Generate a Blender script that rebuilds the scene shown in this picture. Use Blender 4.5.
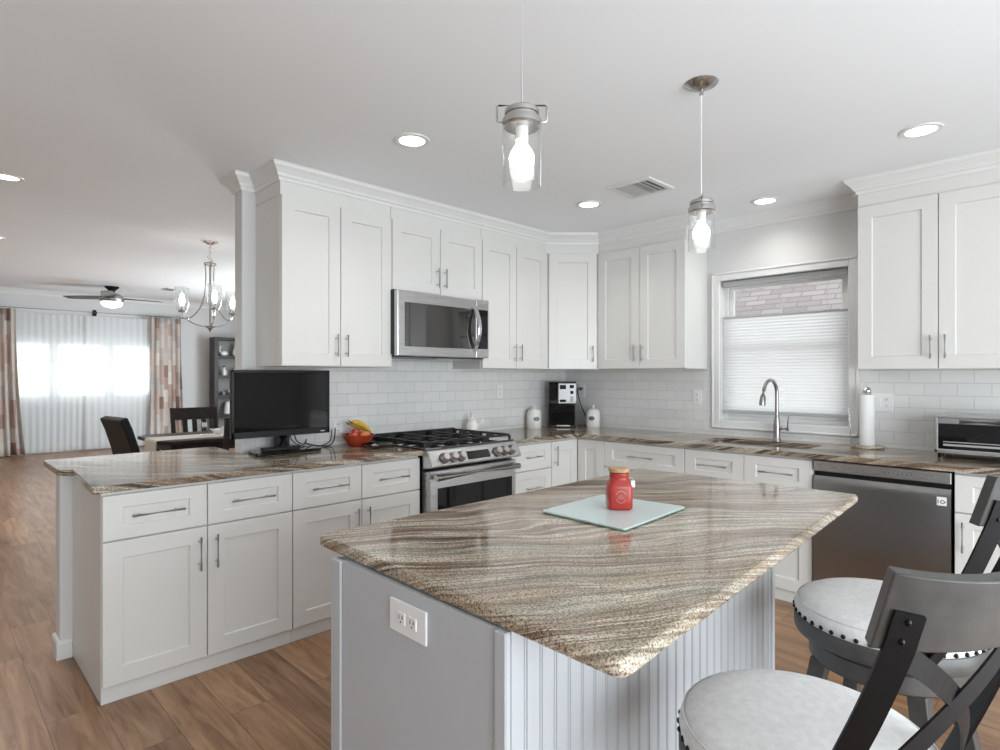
import bpy, bmesh, math, random
from mathutils import Vector, Matrix
random.seed(7)
PI = math.pi
S = bpy.context.scene
for o in list(bpy.data.objects): bpy.data.objects.remove(o)
COL = S.collection

# ------------------------------------------------------------------ camera
cam = bpy.data.cameras.new('camera'); co = bpy.data.objects.new('camera', cam); COL.objects.link(co)
cam.sensor_width = 36.0; cam.lens = 587.0*36/1000; cam.shift_y = 0.001; cam.clip_start = 0.02
co.location = (0, 0, 1.365)
co.rotation_euler = (PI/2, 0, math.atan2(0.7089, 0.7053))
S.camera = co

# ------------------------------------------------------------------ world, exposure
S.view_settings.view_transform = 'Standard'; S.view_settings.look = 'None'
S.view_settings.gamma = 1.0; S.view_settings.use_curve_mapping = False
S.view_settings.exposure = 0.17
W = bpy.data.worlds.new('daylight'); S.world = W; W.use_nodes = True
W.node_tree.nodes['Background'].inputs[0].default_value = (0.93, 0.97, 1.0, 1)
W.node_tree.nodes['Background'].inputs[1].default_value = 2.7
S.cycles.max_bounces = 8; S.cycles.diffuse_bounces = 5; S.cycles.glossy_bounces = 4
S.cycles.transparent_max_bounces = 12; S.cycles.sample_clamp_indirect = 6.0
S.cycles.use_denoising = True

def area(name, loc, direction, sx, sy, power, color=(1, 1, 1), spread=PI):
    l = bpy.data.lights.new(name, 'AREA'); l.shape = 'RECTANGLE'; l.size = sx; l.size_y = sy
    l.energy = power; l.color = color; l.spread = spread
    o = bpy.data.objects.new(name, l); COL.objects.link(o); o.location = loc
    o.rotation_euler = Vector(direction).to_track_quat('-Z', 'Z').to_euler()
    return o
# daylight by the unseen patio doors, then two added fill lamps
area('daylight_patio_doors', (2.12, 2.0, 1.25), (-1, 0, 0.2), 2.3, 1.9, 70, (0.85, 0.945, 1.0))
area('added_patio_fill', (2.12, 0.0, 1.1), (-1, 0, 0.05), 1.5, 1.8, 56, (0.85, 0.945, 1.0))  # second lamp in the patio opening, added to brighten the lower fronts
area('added_dining_fill', (-8.6, 5.55, 1.5), (0, -1, 0.05), 3.2, 1.4, 225, (0.83, 0.94, 1.0))  # fill lamp added out of view to light the living room

# ------------------------------------------------------------------ materials
def new_mat(name):
    m = bpy.data.materials.new(name); m.use_nodes = True
    return m, m.node_tree.nodes, m.node_tree.links, m.node_tree.nodes['Principled BSDF']
def mat(name, col, rough=0.5, metal=0.0, noise=0.0, nscale=30.0, bump=0.0, bscale=200.0, spec=0.5, coat=0.0):
    m, N, L, P = new_mat(name)
    P.inputs['Base Color'].default_value = (*col, 1); P.inputs['Roughness'].default_value = rough
    P.inputs['Metallic'].default_value = metal; P.inputs['Specular IOR Level'].default_value = spec
    P.inputs['Coat Weight'].default_value = coat
    tc = N.new('ShaderNodeTexCoord')
    if noise > 0:
        n = N.new('ShaderNodeTexNoise'); n.inputs['Scale'].default_value = nscale; n.inputs['Detail'].default_value = 5
        L.new(tc.outputs['Object'], n.inputs['Vector'])
        r = N.new('ShaderNodeValToRGB')
        r.color_ramp.elements[0].color = (*[c*(1-noise) for c in col], 1); r.color_ramp.elements[0].position = 0.3
        r.color_ramp.elements[1].color = (*[min(1, c*(1+noise)) for c in col], 1); r.color_ramp.elements[1].position = 0.7
        L.new(n.outputs['Fac'], r.inputs['Fac']); L.new(r.outputs['Color'], P.inputs['Base Color'])
    if bump > 0:
        n2 = N.new('ShaderNodeTexNoise'); n2.inputs['Scale'].default_value = bscale; n2.inputs['Detail'].default_value = 3
        L.new(tc.outputs['Object'], n2.inputs['Vector'])
        b = N.new('ShaderNodeBump'); b.inputs['Strength'].default_value = bump; b.inputs['Distance'].default_value = 0.002
        L.new(n2.outputs['Fac'], b.inputs['Height']); L.new(b.outputs['Normal'], P.inputs['Normal'])
    return m
def emis(name, col, s):
    m = bpy.data.materials.new(name); m.use_nodes = True; N = m.node_tree.nodes; L = m.node_tree.links
    N.clear(); e = N.new('ShaderNodeEmission'); e.inputs[0].default_value = (*col, 1); e.inputs[1].default_value = s
    o = N.new('ShaderNodeOutputMaterial'); L.new(e.outputs[0], o.inputs[0]); return m
def clear_glass(name, tint=(1, 1, 1), gloss=1.0, haze=0.0):
    m = bpy.data.materials.new(name); m.use_nodes = True; N = m.node_tree.nodes; L = m.node_tree.links
    N.clear(); t = N.new('ShaderNodeBsdfTransparent'); t.inputs[0].default_value = (*tint, 1)
    g = N.new('ShaderNodeBsdfGlossy'); g.inputs['Roughness'].default_value = 0.02
    lw_ = N.new('ShaderNodeLayerWeight'); lw_.inputs['Blend'].default_value = 0.5
    f = N.new('ShaderNodeMath'); f.operation = 'POWER'; f.inputs[1].default_value = 4.0; L.new(lw_.outputs['Facing'], f.inputs[0])
    mm = N.new('ShaderNodeMath'); mm.operation = 'MULTIPLY_ADD'; mm.inputs[1].default_value = 0.55*gloss; mm.inputs[2].default_value = 0.035*gloss
    x = N.new('ShaderNodeMixShader'); o = N.new('ShaderNodeOutputMaterial')
    L.new(f.outputs[0], mm.inputs[0]); L.new(mm.outputs[0], x.inputs[0])
    if haze > 0:
        d = N.new('ShaderNodeBsdfTranslucent'); x2 = N.new('ShaderNodeMixShader'); x2.inputs[0].default_value = haze
        L.new(t.outputs[0], x2.inputs[1]); L.new(d.outputs[0], x2.inputs[2]); L.new(x2.outputs[0], x.inputs[1])
    else:
        L.new(t.outputs[0], x.inputs[1])
    L.new(g.outputs[0], x.inputs[2]); L.new(x.outputs[0], o.inputs[0]); return m
def sheer_mat(name, col, transp, transl=0.6):
    m = bpy.data.materials.new(name); m.use_nodes = True; N = m.node_tree.nodes; L = m.node_tree.links
    N.clear(); t = N.new('ShaderNodeBsdfTransparent'); d = N.new('ShaderNodeBsdfDiffuse'); r = N.new('ShaderNodeBsdfTranslucent')
    d.inputs[0].default_value = (*col, 1); r.inputs[0].default_value = (*col, 1)
    x = N.new('ShaderNodeMixShader'); x.inputs[0].default_value = transl
    y = N.new('ShaderNodeMixShader'); y.inputs[0].default_value = transp
    o = N.new('ShaderNodeOutputMaterial')
    L.new(d.outputs[0], x.inputs[1]); L.new(r.outputs[0], x.inputs[2]); L.new(x.outputs[0], y.inputs[1]); L.new(t.outputs[0], y.inputs[2])
    L.new(y.outputs[0], o.inputs[0]); return m
def ramp(N, stops):
    r = N.new('ShaderNodeValToRGB'); e = r.color_ramp.elements
    e[0].position = stops[0][0]; e[0].color = (*stops[0][1], 1); e[1].position = stops[-1][0]; e[1].color = (*stops[-1][1], 1)
    for p, c in stops[1:-1]:
        k = e.new(p); k.color = (*c, 1)
    return r
def world_vec(N, L, ang, sx, sy, sz, loc=(0, 0, 0)):
    g = N.new('ShaderNodeNewGeometry'); a = N.new('ShaderNodeMapping'); a.inputs['Rotation'].default_value = (0, 0, ang)
    L.new(g.outputs['Position'], a.inputs['Vector']); a.inputs['Location'].default_value = loc
    b = N.new('ShaderNodeMapping'); b.inputs['Scale'].default_value = (sx, sy, sz); L.new(a.outputs[0], b.inputs['Vector'])
    return a, b
def granite(name, ang, tone=1.0, warp=0.26, tilt=2.2, dark=1.0, dkp=0.33):
    m, N, L, P = new_mat(name)
    a, _ = world_vec(N, L, ang, 1, 1, 1)
    wn = N.new('ShaderNodeTexNoise'); wn.inputs['Scale'].default_value = 1.15; wn.inputs['Detail'].default_value = 2.0
    L.new(a.outputs[0], wn.inputs['Vector'])
    sub = N.new('ShaderNodeVectorMath'); sub.operation = 'SUBTRACT'; sub.inputs[1].default_value = (0.5, 0.5, 0.5)
    L.new(wn.outputs['Color'], sub.inputs[0])
    sc = N.new('ShaderNodeVectorMath'); sc.operation = 'SCALE'; sc.inputs['Scale'].default_value = warp
    L.new(sub.outputs[0], sc.inputs[0])
    ad = N.new('ShaderNodeVectorMath'); ad.operation = 'ADD'; L.new(a.outputs[0], ad.inputs[0]); L.new(sc.outputs[0], ad.inputs[1])
    sp = N.new('ShaderNodeSeparateXYZ'); L.new(ad.outputs[0], sp.inputs[0])
    # streak coordinate runs across the veins and dips into the slab
    mz = N.new('ShaderNodeMath'); mz.operation = 'MULTIPLY_ADD'; mz.inputs[1].default_value = tilt
    L.new(sp.outputs['Z'], mz.inputs[0]); L.new(sp.outputs['Y'], mz.inputs[2])
    t = tone
    def layer(su, sv, detail, rough, stops, seed):
        cb = N.new('ShaderNodeCombineXYZ')
        mx = N.new('ShaderNodeMath'); mx.operation = 'MULTIPLY'; mx.inputs[1].default_value = su; L.new(sp.outputs['X'], mx.inputs[0])
        my = N.new('ShaderNodeMath'); my.operation = 'MULTIPLY'; my.inputs[1].default_value = sv; L.new(mz.outputs[0], my.inputs[0])
        L.new(mx.outputs[0], cb.inputs['X']); L.new(my.outputs[0], cb.inputs['Y']); cb.inputs['Z'].default_value = seed
        n = N.new('ShaderNodeTexNoise'); n.inputs['Scale'].default_value = 1.0; n.inputs['Detail'].default_value = detail; n.inputs['Roughness'].default_value = rough
        L.new(cb.outputs[0], n.inputs['Vector'])
        r = ramp(N, stops); L.new(n.outputs['Fac'], r.inputs['Fac']); return r.outputs['Color']
    def mixc(mode, fac, A_, B_):
        q = N.new('ShaderNodeMix'); q.data_type = 'RGBA'; q.blend_type = mode
        if isinstance(fac, float): q.inputs['Factor'].default_value = fac
        else: L.new(fac, q.inputs['Factor'])
        L.new(A_, q.inputs['A'])
        if isinstance(B_, tuple): q.inputs['B'].default_value = (*B_, 1)
        else: L.new(B_, q.inputs['B'])
        return q.outputs['Result']
    base = layer(0.7, 7.0, 3, 0.55, [(0.30, (0.14*t, 0.093*t, 0.06*t)), (0.43, (0.27*t, 0.195*t, 0.135*t)), (0.53, (0.37*t, 0.30*t, 0.225*t)), (0.64, (0.40*t, 0.365*t, 0.295*t)), (0.75, (0.56*t, 0.49*t, 0.39*t))], 0.0)
    fine = layer(2.4, 58.0, 5, 0.66, [(0.32, (0.38, 0.36, 0.34)), (0.47, (0.86, 0.85, 0.84)), (0.55, (1.08, 1.08, 1.07)), (0.70, (1.6, 1.58, 1.54))], 3.1)
    c_ = mixc('MULTIPLY', 1.0, base, fine)
    cream = layer(0.8, 19.0, 4, 0.55, [(0.525, (0, 0, 0)), (0.555, (0.75, 0.75, 0.75)), (0.565, (0.75, 0.75, 0.75)), (0.60, (0, 0, 0))], 7.7)
    c_ = mixc('MIX', cream, c_, (0.66*t, 0.60*t, 0.51*t))
    dk = layer(1.0, 24.0, 4, 0.6, [(dkp, (0.85*dark, 0.85*dark, 0.85*dark)), (dkp+0.075, (0, 0, 0))], 12.3)
    c_ = mixc('MIX', dk, c_, (0.055, 0.04, 0.032))
    # grains
    g2 = N.new('ShaderNodeNewGeometry')
    n2 = N.new('ShaderNodeTexNoise'); n2.inputs['Scale'].default_value = 230; n2.inputs['Detail'].default_value = 2; L.new(g2.outputs['Position'], n2.inputs['Vector'])
    r2 = ramp(N, [(0.36, (0.32, 0.30, 0.28)), (0.48, (0.95, 0.95, 0.95)), (0.64, (1.5, 1.48, 1.45))]); L.new(n2.outputs['Fac'], r2.inputs['Fac'])
    mm = N.new('ShaderNodeMix'); mm.data_type = 'RGBA'; mm.blend_type = 'MULTIPLY'; mm.inputs['Factor'].default_value = 0.95
    L.new(c_, mm.inputs['A']); L.new(r2.outputs['Color'], mm.inputs['B'])
    L.new(mm.outputs['Result'], P.inputs['Base Color'])
    P.inputs['Roughness'].default_value = 0.09; P.inputs['Specular IOR Level'].default_value = 0.6
    return m
def brick_node(N, L, vec, w, h, mortar, c1, c2, cm, offset=0.5):
    b = N.new('ShaderNodeTexBrick'); b.offset = offset
    b.inputs['Color1'].default_value = (*c1, 1); b.inputs['Color2'].default_value = (*c2, 1); b.inputs['Mortar'].default_value = (*cm, 1)
    b.inputs['Scale'].default_value = 1; b.inputs['Mortar Size'].default_value = mortar; b.inputs['Mortar Smooth'].default_value = 0.15
    b.inputs['Brick Width'].default_value = w; b.inputs['Row Height'].default_value = h
    L.new(vec, b.inputs['Vector']); return b
def tile_mat(name, axis):
    m, N, L, P = new_mat(name)
    g = N.new('ShaderNodeNewGeometry'); s = N.new('ShaderNodeSeparateXYZ'); L.new(g.outputs['Position'], s.inputs[0])
    z = N.new('ShaderNodeMath'); z.operation = 'SUBTRACT'; z.inputs[1].default_value = 0.9405; L.new(s.outputs['Z'], z.inputs[0])
    c = N.new('ShaderNodeCombineXYZ'); L.new(s.outputs[axis], c.inputs['X']); L.new(z.outputs[0], c.inputs['Y'])
    b = brick_node(N, L, c.outputs[0], 0.157, 0.0765, 0.0016, (0.73, 0.73, 0.72), (0.78, 0.775, 0.765), (0.58, 0.58, 0.57))
    L.new(b.outputs['Color'], P.inputs['Base Color'])
    bp = N.new('ShaderNodeBump'); bp.inputs['Strength'].default_value = 0.7; bp.inputs['Distance'].default_value = 0.002; bp.invert = True
    L.new(b.outputs['Fac'], bp.inputs['Height']); L.new(bp.outputs['Normal'], P.inputs['Normal'])
    P.inputs['Roughness'].default_value = 0.16; return m
def floor_mat():
    m, N, L, P = new_mat('oak_plank_floor')
    g = N.new('ShaderNodeNewGeometry')
    b = brick_node(N, L, g.outputs['Position'], 1.22, 0.18, 0.0012, (0, 0, 0), (1, 1, 1), (0.5, 0.5, 0.5), 0.37)
    s = N.new('ShaderNodeMapping'); s.inputs['Scale'].default_value = (1.6, 16, 1); L.new(g.outputs['Position'], s.inputs['Vector'])
    off = N.new('ShaderNodeVectorMath'); off.operation = 'SCALE'; off.inputs['Scale'].default_value = 7.0; L.new(b.outputs['Color'], off.inputs[0])
    ad = N.new('ShaderNodeVectorMath'); ad.operation = 'ADD'; L.new(s.outputs[0], ad.inputs[0]); L.new(off.outputs[0], ad.inputs[1])
    n = N.new('ShaderNodeTexNoise'); n.inputs['Scale'].default_value = 1.3; n.inputs['Detail'].default_value = 8; n.inputs['Roughness'].default_value = 0.62; n.inputs['Distortion'].default_value = 0.8
    L.new(ad.outputs[0], n.inputs['Vector'])
    r = ramp(N, [(0.26, (0.12, 0.058, 0.028)), (0.42, (0.255, 0.135, 0.068)), (0.55, (0.34, 0.195, 0.105)), (0.74, (0.44, 0.28, 0.165))])
    L.new(n.outputs['Fac'], r.inputs['Fac'])
    v = ramp(N, [(0.0, (0.74, 0.72, 0.70)), (1.0, (1.12, 1.1, 1.08))]); L.new(b.outputs['Color'], v.inputs['Fac'])
    mm = N.new('ShaderNodeMix'); mm.data_type = 'RGBA'; mm.blend_type = 'MULTIPLY'; mm.inputs['Factor'].default_value = 1.0
    L.new(r.outputs['Color'], mm.inputs['A']); L.new(v.outputs['Color'], mm.inputs['B'])
    jn = N.new('ShaderNodeMix'); jn.data_type = 'RGBA'; L.new(b.outputs['Fac'], jn.inputs['Factor']); L.new(mm.outputs['Result'], jn.inputs['A']); jn.inputs['B'].default_value = (0.09, 0.045, 0.025, 1)
    L.new(jn.outputs['Result'], P.inputs['Base Color'])
    P.inputs['Roughness'].default_value = 0.31
    return m
def steel_mat(name, col=(0.56, 0.56, 0.565), rough=0.28, axis=(200, 200, 1.5)):
    m, N, L, P = new_mat(name)
    P.inputs['Metallic'].default_value = 1.0; P.inputs['Base Color'].default_value = (*col, 1)
    g = N.new('ShaderNodeNewGeometry'); s = N.new('ShaderNodeMapping'); s.inputs['Scale'].default_value = axis; L.new(g.outputs['Position'], s.inputs['Vector'])
    n = N.new('ShaderNodeTexNoise'); n.inputs['Scale'].default_value = 2.0; n.inputs['Detail'].default_value = 3; L.new(s.outputs[0], n.inputs['Vector'])
    mr = N.new('ShaderNodeMapRange'); mr.inputs[3].default_value = rough-0.06; mr.inputs[4].default_value = rough+0.08
    L.new(n.outputs['Fac'], mr.inputs[0]); L.new(mr.outputs[0], P.inputs['Roughness'])
    return m
def patch_fabric():
    m, N, L, P = new_mat('patchwork_curtain_fabric')
    g = N.new('ShaderNodeNewGeometry'); s = N.new('ShaderNodeSeparateXYZ'); L.new(g.outputs['Position'], s.inputs[0])
    c = N.new('ShaderNodeCombineXYZ'); L.new(s.outputs['Z'], c.inputs['X']); L.new(s.outputs['Y'], c.inputs['Y'])
    b = brick_node(N, L, c.outputs[0], 0.24, 0.075, 0.0, (0, 0, 0), (1, 1, 1), (0.5, 0.5, 0.5), 0.43)
    r = ramp(N, [(0.0, (0.27, 0.18, 0.15)), (0.25, (0.46, 0.34, 0.29)), (0.5, (0.58, 0.50, 0.45)), (0.75, (0.40, 0.37, 0.36)), (1.0, (0.66, 0.60, 0.55))])
    L.new(b.outputs['Color'], r.inputs['Fac']); L.new(r.outputs['Color'], P.inputs['Base Color']); P.inputs['Roughness'].default_value = 0.9
    return m
def shingle_mat():
    m, N, L, P = new_mat('asphalt_shingles')
    g = N.new('ShaderNodeNewGeometry'); mp = N.new('ShaderNodeMapping'); L.new(g.outputs['Position'], mp.inputs['Vector'])
    s = N.new('ShaderNodeSeparateXYZ'); L.new(mp.outputs[0], s.inputs[0]); c = N.new('ShaderNodeCombineXYZ'); L.new(s.outputs['X'], c.inputs['X']); L.new(s.outputs['Z'], c.inputs['Y'])
    b = brick_node(N, L, c.outputs[0], 0.28, 0.075, 0.008, (0.20, 0.175, 0.17), (0.265, 0.235, 0.23), (0.15, 0.135, 0.13))
    L.new(b.outputs['Color'], P.inputs['Base Color']); P.inputs['Roughness'].default_value = 0.95
    return m
def bead_mat(name, col):
    return mat(name, col, 0.42, noise=0.015, nscale=6)

M = {}
M['white_paint'] = mat('white_cabinet_paint', (0.69, 0.683, 0.662), 0.33, noise=0.012, nscale=4)
M['wall'] = mat('light_grey_wall_paint', (0.65, 0.65, 0.642), 0.75, noise=0.01, nscale=2, bump=0.05)
M['ceil'] = mat('white_ceiling_paint', (0.84, 0.86, 0.885), 0.85, noise=0.008, nscale=1.5)
M['trim'] = mat('white_trim_paint', (0.73, 0.73, 0.722), 0.4, noise=0.01, nscale=5)
M['island'] = bead_mat('grey_blue_island_paint', (0.48, 0.497, 0.52))
M['granite'] = granite('brown_veined_granite', -math.atan2(0.84, 0.54), 1.0)
M['granite_counter'] = granite('brown_veined_granite_counter', -math.atan2(0.80, 0.60), 0.92, 0.3, 2.6, 1.05, 0.40)
M['tileL'] = tile_mat('white_subway_tile_range', 'Y')
M['tileB'] = tile_mat('white_subway_tile_sink', 'X')
M['floor'] = floor_mat()
M['steel'] = steel_mat('brushed_stainless_steel', axis=(2, 2, 220))
M['steel_v'] = steel_mat('vertical_brushed_steel', (0.33, 0.33, 0.33), 0.22, (220, 220, 1.5))
M['steel_dark'] = steel_mat('brushed_nickel', (0.38, 0.37, 0.36), 0.3, (60, 60, 60))
M['chrome'] = mat('polished_chrome', (0.75, 0.75, 0.76), 0.09, 1.0, noise=0.02)
M['nickel'] = mat('satin_nickel', (0.50, 0.49, 0.48), 0.27, 1.0, noise=0.03)
M['handle'] = mat('satin_steel_bar', (0.60, 0.60, 0.60), 0.36, 1.0, noise=0.03)
M['black'] = mat('black_plastic', (0.008, 0.008, 0.009), 0.3, noise=0.1, spec=0.35)
M['mirror_glass'] = mat('reflective_dark_glass', (0.02, 0.019, 0.018), 0.04, noise=0.05, spec=1.0, coat=1.0)
M['screen_glass'] = mat('television_screen_glass', (0.004, 0.0045, 0.005), 0.05, noise=0.05, spec=0.5)
M['black_gloss'] = mat('black_glass', (0.004, 0.004, 0.005), 0.045, noise=0.05, spec=0.4)
M['black_metal'] = mat('matte_black_steel', (0.006, 0.006, 0.007), 0.5, 0.0, noise=0.1, spec=0.22)
M['iron'] = mat('cast_iron', (0.018, 0.018, 0.018), 0.5, 0.2, noise=0.2, bump=0.2)
M['stool_wood'] = mat('charcoal_stained_wood', (0.058, 0.056, 0.054), 0.42, noise=0.2, nscale=25)
M['linen'] = mat('light_grey_linen', (0.72, 0.715, 0.71), 0.92, noise=0.07, nscale=60, bump=0.6, bscale=420)
M['nail'] = mat('dark_nailheads', (0.02, 0.02, 0.022), 0.3, 0.8, noise=0.1)
M['dark_wood'] = mat('espresso_wood', (0.024, 0.019, 0.018), 0.42, noise=0.25, nscale=20, spec=0.3)
M['leather'] = mat('black_leather', (0.012, 0.0125, 0.013), 0.42, spec=0.15, noise=0.15, bump=0.3, bscale=300)
M['ceramic'] = mat('white_ceramic', (0.80, 0.79, 0.76), 0.2, noise=0.015)
M['plate_white'] = mat('white_plastic', (0.82, 0.82, 0.82), 0.35, noise=0.01)
M['slot'] = mat('dark_slot', (0.03, 0.03, 0.03), 0.6, noise=0.05)
M['red'] = mat('red_ceramic', (0.42, 0.035, 0.028), 0.22, noise=0.1, nscale=12)
M['red_bowl'] = mat('red_enamel', (0.40, 0.055, 0.022), 0.25, noise=0.1)
M['cork'] = mat('pale_wood_lid', (0.46, 0.29, 0.16), 0.6, noise=0.18, nscale=40)
M['cream_print'] = mat('cream_print', (0.75, 0.6, 0.5), 0.5, noise=0.05)
M['banana'] = mat('ripe_banana', (0.62, 0.40, 0.06), 0.5, noise=0.2, nscale=18)
M['peach'] = mat('peach_skin', (0.62, 0.22, 0.08), 0.45, noise=0.3, nscale=14)
M['apple'] = mat('red_apple_skin', (0.48, 0.06, 0.03), 0.3, noise=0.3, nscale=16)
M['board'] = mat('frosted_pale_glass', (0.60, 0.72, 0.71), 0.2, noise=0.03, nscale=3)
M['board_edge'] = mat('green_glass_edge', (0.32, 0.48, 0.44), 0.15, noise=0.05)
M['paper'] = mat('white_paper_towel', (0.84, 0.84, 0.83), 0.95, noise=0.02, bump=0.4, bscale=250)
M['runner'] = mat('beige_woven_runner', (0.50, 0.45, 0.39), 0.95, noise=0.12, nscale=90, bump=0.5)
M['curtain'] = patch_fabric()
M['sheer'] = sheer_mat('sheer_white_voile', (0.90, 0.915, 0.925), 0.13, 0.45)
M['shade'] = sheer_mat('cellular_shade_fabric', (0.90, 0.91, 0.92), 0.05, 0.75)
M['shade_rail'] = mat('grey_shade_rail', (0.42, 0.43, 0.44), 0.5, noise=0.03)
M['glass'] = clear_glass('clear_glass', (0.97, 0.975, 0.975))
M['seeded'] = clear_glass('seeded_glass', (0.93, 0.94, 0.94), 1.3, 0.05)
M['pane'] = clear_glass('window_pane', (0.98, 0.99, 0.99), 0.5)
M['bulb'] = emis('lit_bulb', (1.0, 0.96, 0.9), 10.0)
M['pendant_glass'] = clear_glass('pendant_glass', (0.97, 0.975, 0.975), 1.3, 0.006)
M['candle_bulb'] = emis('lit_candle_bulb', (1.0, 0.96, 0.9), 6.0)
M['can_lens'] = emis('lit_downlight_lens', (1.0, 0.98, 0.95), 7.0)
M['fan_lens'] = emis('lit_fan_bowl', (1.0, 0.98, 0.95), 2.2)
M['display'] = mat('dark_display_glass', (0.01, 0.011, 0.012), 0.06, noise=0.05)
M['shingle'] = shingle_mat()
M['grout_grey'] = mat('grey_slat_gap', (0.12, 0.12, 0.125), 0.8, noise=0.05)
M['vent_grey'] = mat('grey_vent_duct', (0.20, 0.20, 0.20), 0.7, noise=0.05)
M['shelf_back'] = mat('grey_back_panel', (0.30, 0.295, 0.285), 0.7, noise=0.05)
M['silver_plastic'] = mat('silver_plastic', (0.52, 0.52, 0.52), 0.35, 0.5, noise=0.03)
M['pewter'] = mat('pewter_plaque', (0.16, 0.165, 0.165), 0.4, 0.6, noise=0.15)
M['outer_wall'] = mat('pale_siding', (0.7, 0.7, 0.68), 0.8, noise=0.03)
M['water_tank'] = clear_glass('smoked_tank', (0.55, 0.55, 0.55), 1.0)
M['dark_glass'] = clear_glass('dark_glass_dish', (0.45, 0.42, 0.38), 1.2)

# ------------------------------------------------------------------ mesh helpers
def nb(): return bmesh.new()
def box(bm, x0, x1, y0, y1, z0, z1, bev=0.0, seg=1, rot=None):
    r = bmesh.ops.create_cube(bm, size=1.0)
    vs = r['verts']
    c = Vector(((x0+x1)/2, (y0+y1)/2, (z0+z1)/2)); s = (abs(x1-x0), abs(y1-y0), abs(z1-z0))
    for v in vs: v.co = Vector((v.co.x*s[0], v.co.y*s[1], v.co.z*s[2]))
    if bev > 0:
        es = list({e for v in vs for e in v.link_edges})
        g = bmesh.ops.bevel(bm, geom=es, offset=min(bev, min(s)*0.45), segments=seg, affect='EDGES', profile=0.5)
        vs = list({v for f in g['faces'] for v in f.verts} | {v for v in vs if v.is_valid})
    for v in vs:
        p = v.co
        if rot is not None: p = rot @ p
        v.co = p + c
    return vs
def frame_from(d):
    d = d.normalized(); up = Vector((0, 0, 1)) if abs(d.z) < 0.95 else Vector((1, 0, 0))
    a = d.cross(up).normalized(); b = a.cross(d).normalized(); return a, b
def tube(bm, pts, r, seg=10, closed=False, cap=True):
    pts = [Vector(p) for p in pts]; n = len(pts); rings = []
    rr = r if isinstance(r, (list, tuple)) else [r]*n
    pa = None
    for i, p in enumerate(pts):
        if closed: d = pts[(i+1) % n]-pts[i-1]
        else: d = pts[min(i+1, n-1)]-pts[max(i-1, 0)]
        if d.length < 1e-9: d = Vector((0, 0, 1))
        d.normalize()
        if pa is None: a, b = frame_from(d)
        else:
            a = pa - d*pa.dot(d)
            if a.length < 1e-6: a, b = frame_from(d)
            a.normalize(); b = d.cross(a)
        pa = a
        rings.append([bm.verts.new(p+(a*math.cos(t)+b*math.sin(t))*rr[i]) for t in [2*PI*k/seg for k in range(seg)]])
    m = n if closed else n-1
    for i in range(m):
        A = rings[i]; B = rings[(i+1) % n]
        for k in range(seg):
            f = bm.faces.new((A[k], A[(k+1) % seg], B[(k+1) % seg], B[k])); f.smooth = True
    if cap and not closed:
        bm.faces.new(rings[0][::-1]); bm.faces.new(rings[-1])
def lathe(bm, prof, seg=32, c=(0, 0, 0), smooth=True, mtx=None):
    c = Vector(c); rings = []
    def P(v): return (mtx @ Vector(v) if mtx is not None else Vector(v))+c
    for r, z in prof:
        if r < 1e-6: rings.append([bm.verts.new(P((0, 0, z)))])
        else: rings.append([bm.verts.new(P((r*math.cos(2*PI*k/seg), r*math.sin(2*PI*k/seg), z))) for k in range(seg)])
    for A, B in zip(rings, rings[1:]):
        for k in range(seg):
            a0, a1 = A[k % len(A)], A[(k+1) % len(A)]; b0, b1 = B[k % len(B)], B[(k+1) % len(B)]
            vs = []
            for v in (a0, a1, b1, b0):
                if v not in vs: vs.append(v)
            if len(vs) >= 3:
                f = bm.faces.new(vs); f.smooth = smooth
def sphere(bm, c, r, sc=(1, 1, 1), seg=16):
    g = bmesh.ops.create_uvsphere(bm, u_segments=seg, v_segments=max(6, seg//2), radius=r)
    for v in g['verts']:
        v.co = Vector((v.co.x*sc[0], v.co.y*sc[1], v.co.z*sc[2]))+Vector(c)
        for f in v.link_faces: f.smooth = True
    return g['verts']
def prism(bm, poly, z0, z1, holes=()):
    edges = []
    for lp in [poly]+list(holes):
        vs = [bm.verts.new((x, y, z0)) for x, y in lp]
        edges += [bm.edges.new((vs[i], vs[(i+1) % len(vs)])) for i in range(len(vs))]
    if holes:
        g = bmesh.ops.triangle_fill(bm, use_beauty=True, use_dissolve=False, edges=edges)
        fs = [f for f in g['geom'] if isinstance(f, bmesh.types.BMFace)]
    else:
        fs = [bm.faces.new(list({v: None for e in edges for v in [e.verts[0]]})) if False else bm.faces.new([e.verts[0] if True else None for e in edges])]
    ex = bmesh.ops.extrude_face_region(bm, geom=fs)
    for v in [x for x in ex['geom'] if isinstance(x, bmesh.types.BMVert)]: v.co.z = z1
    bmesh.ops.recalc_face_normals(bm, faces=bm.faces)
def strap(bm, pts, normals, width, thick):
    pts = [Vector(p) for p in pts]; n = len(pts); rings = []
    for i, p in enumerate(pts):
        t = (pts[min(i+1, n-1)]-pts[max(i-1, 0)]).normalized(); nn = Vector(normals[i]); nn = (nn - t*nn.dot(t)).normalized()
        s = t.cross(nn)
        rings.append([bm.verts.new(p+s*(width/2*a)+nn*(thick/2*b)) for a, b in ((-1, -1), (1, -1), (1, 1), (-1, 1))])
    for A, B in zip(rings, rings[1:]):
        for k in range(4): bm.faces.new((A[k], A[(k+1) % 4], B[(k+1) % 4], B[k]))
    bm.faces.new(rings[0][::-1]); bm.faces.new(rings[-1])
    bmesh.ops.recalc_face_normals(bm, faces=bm.faces)
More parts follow.
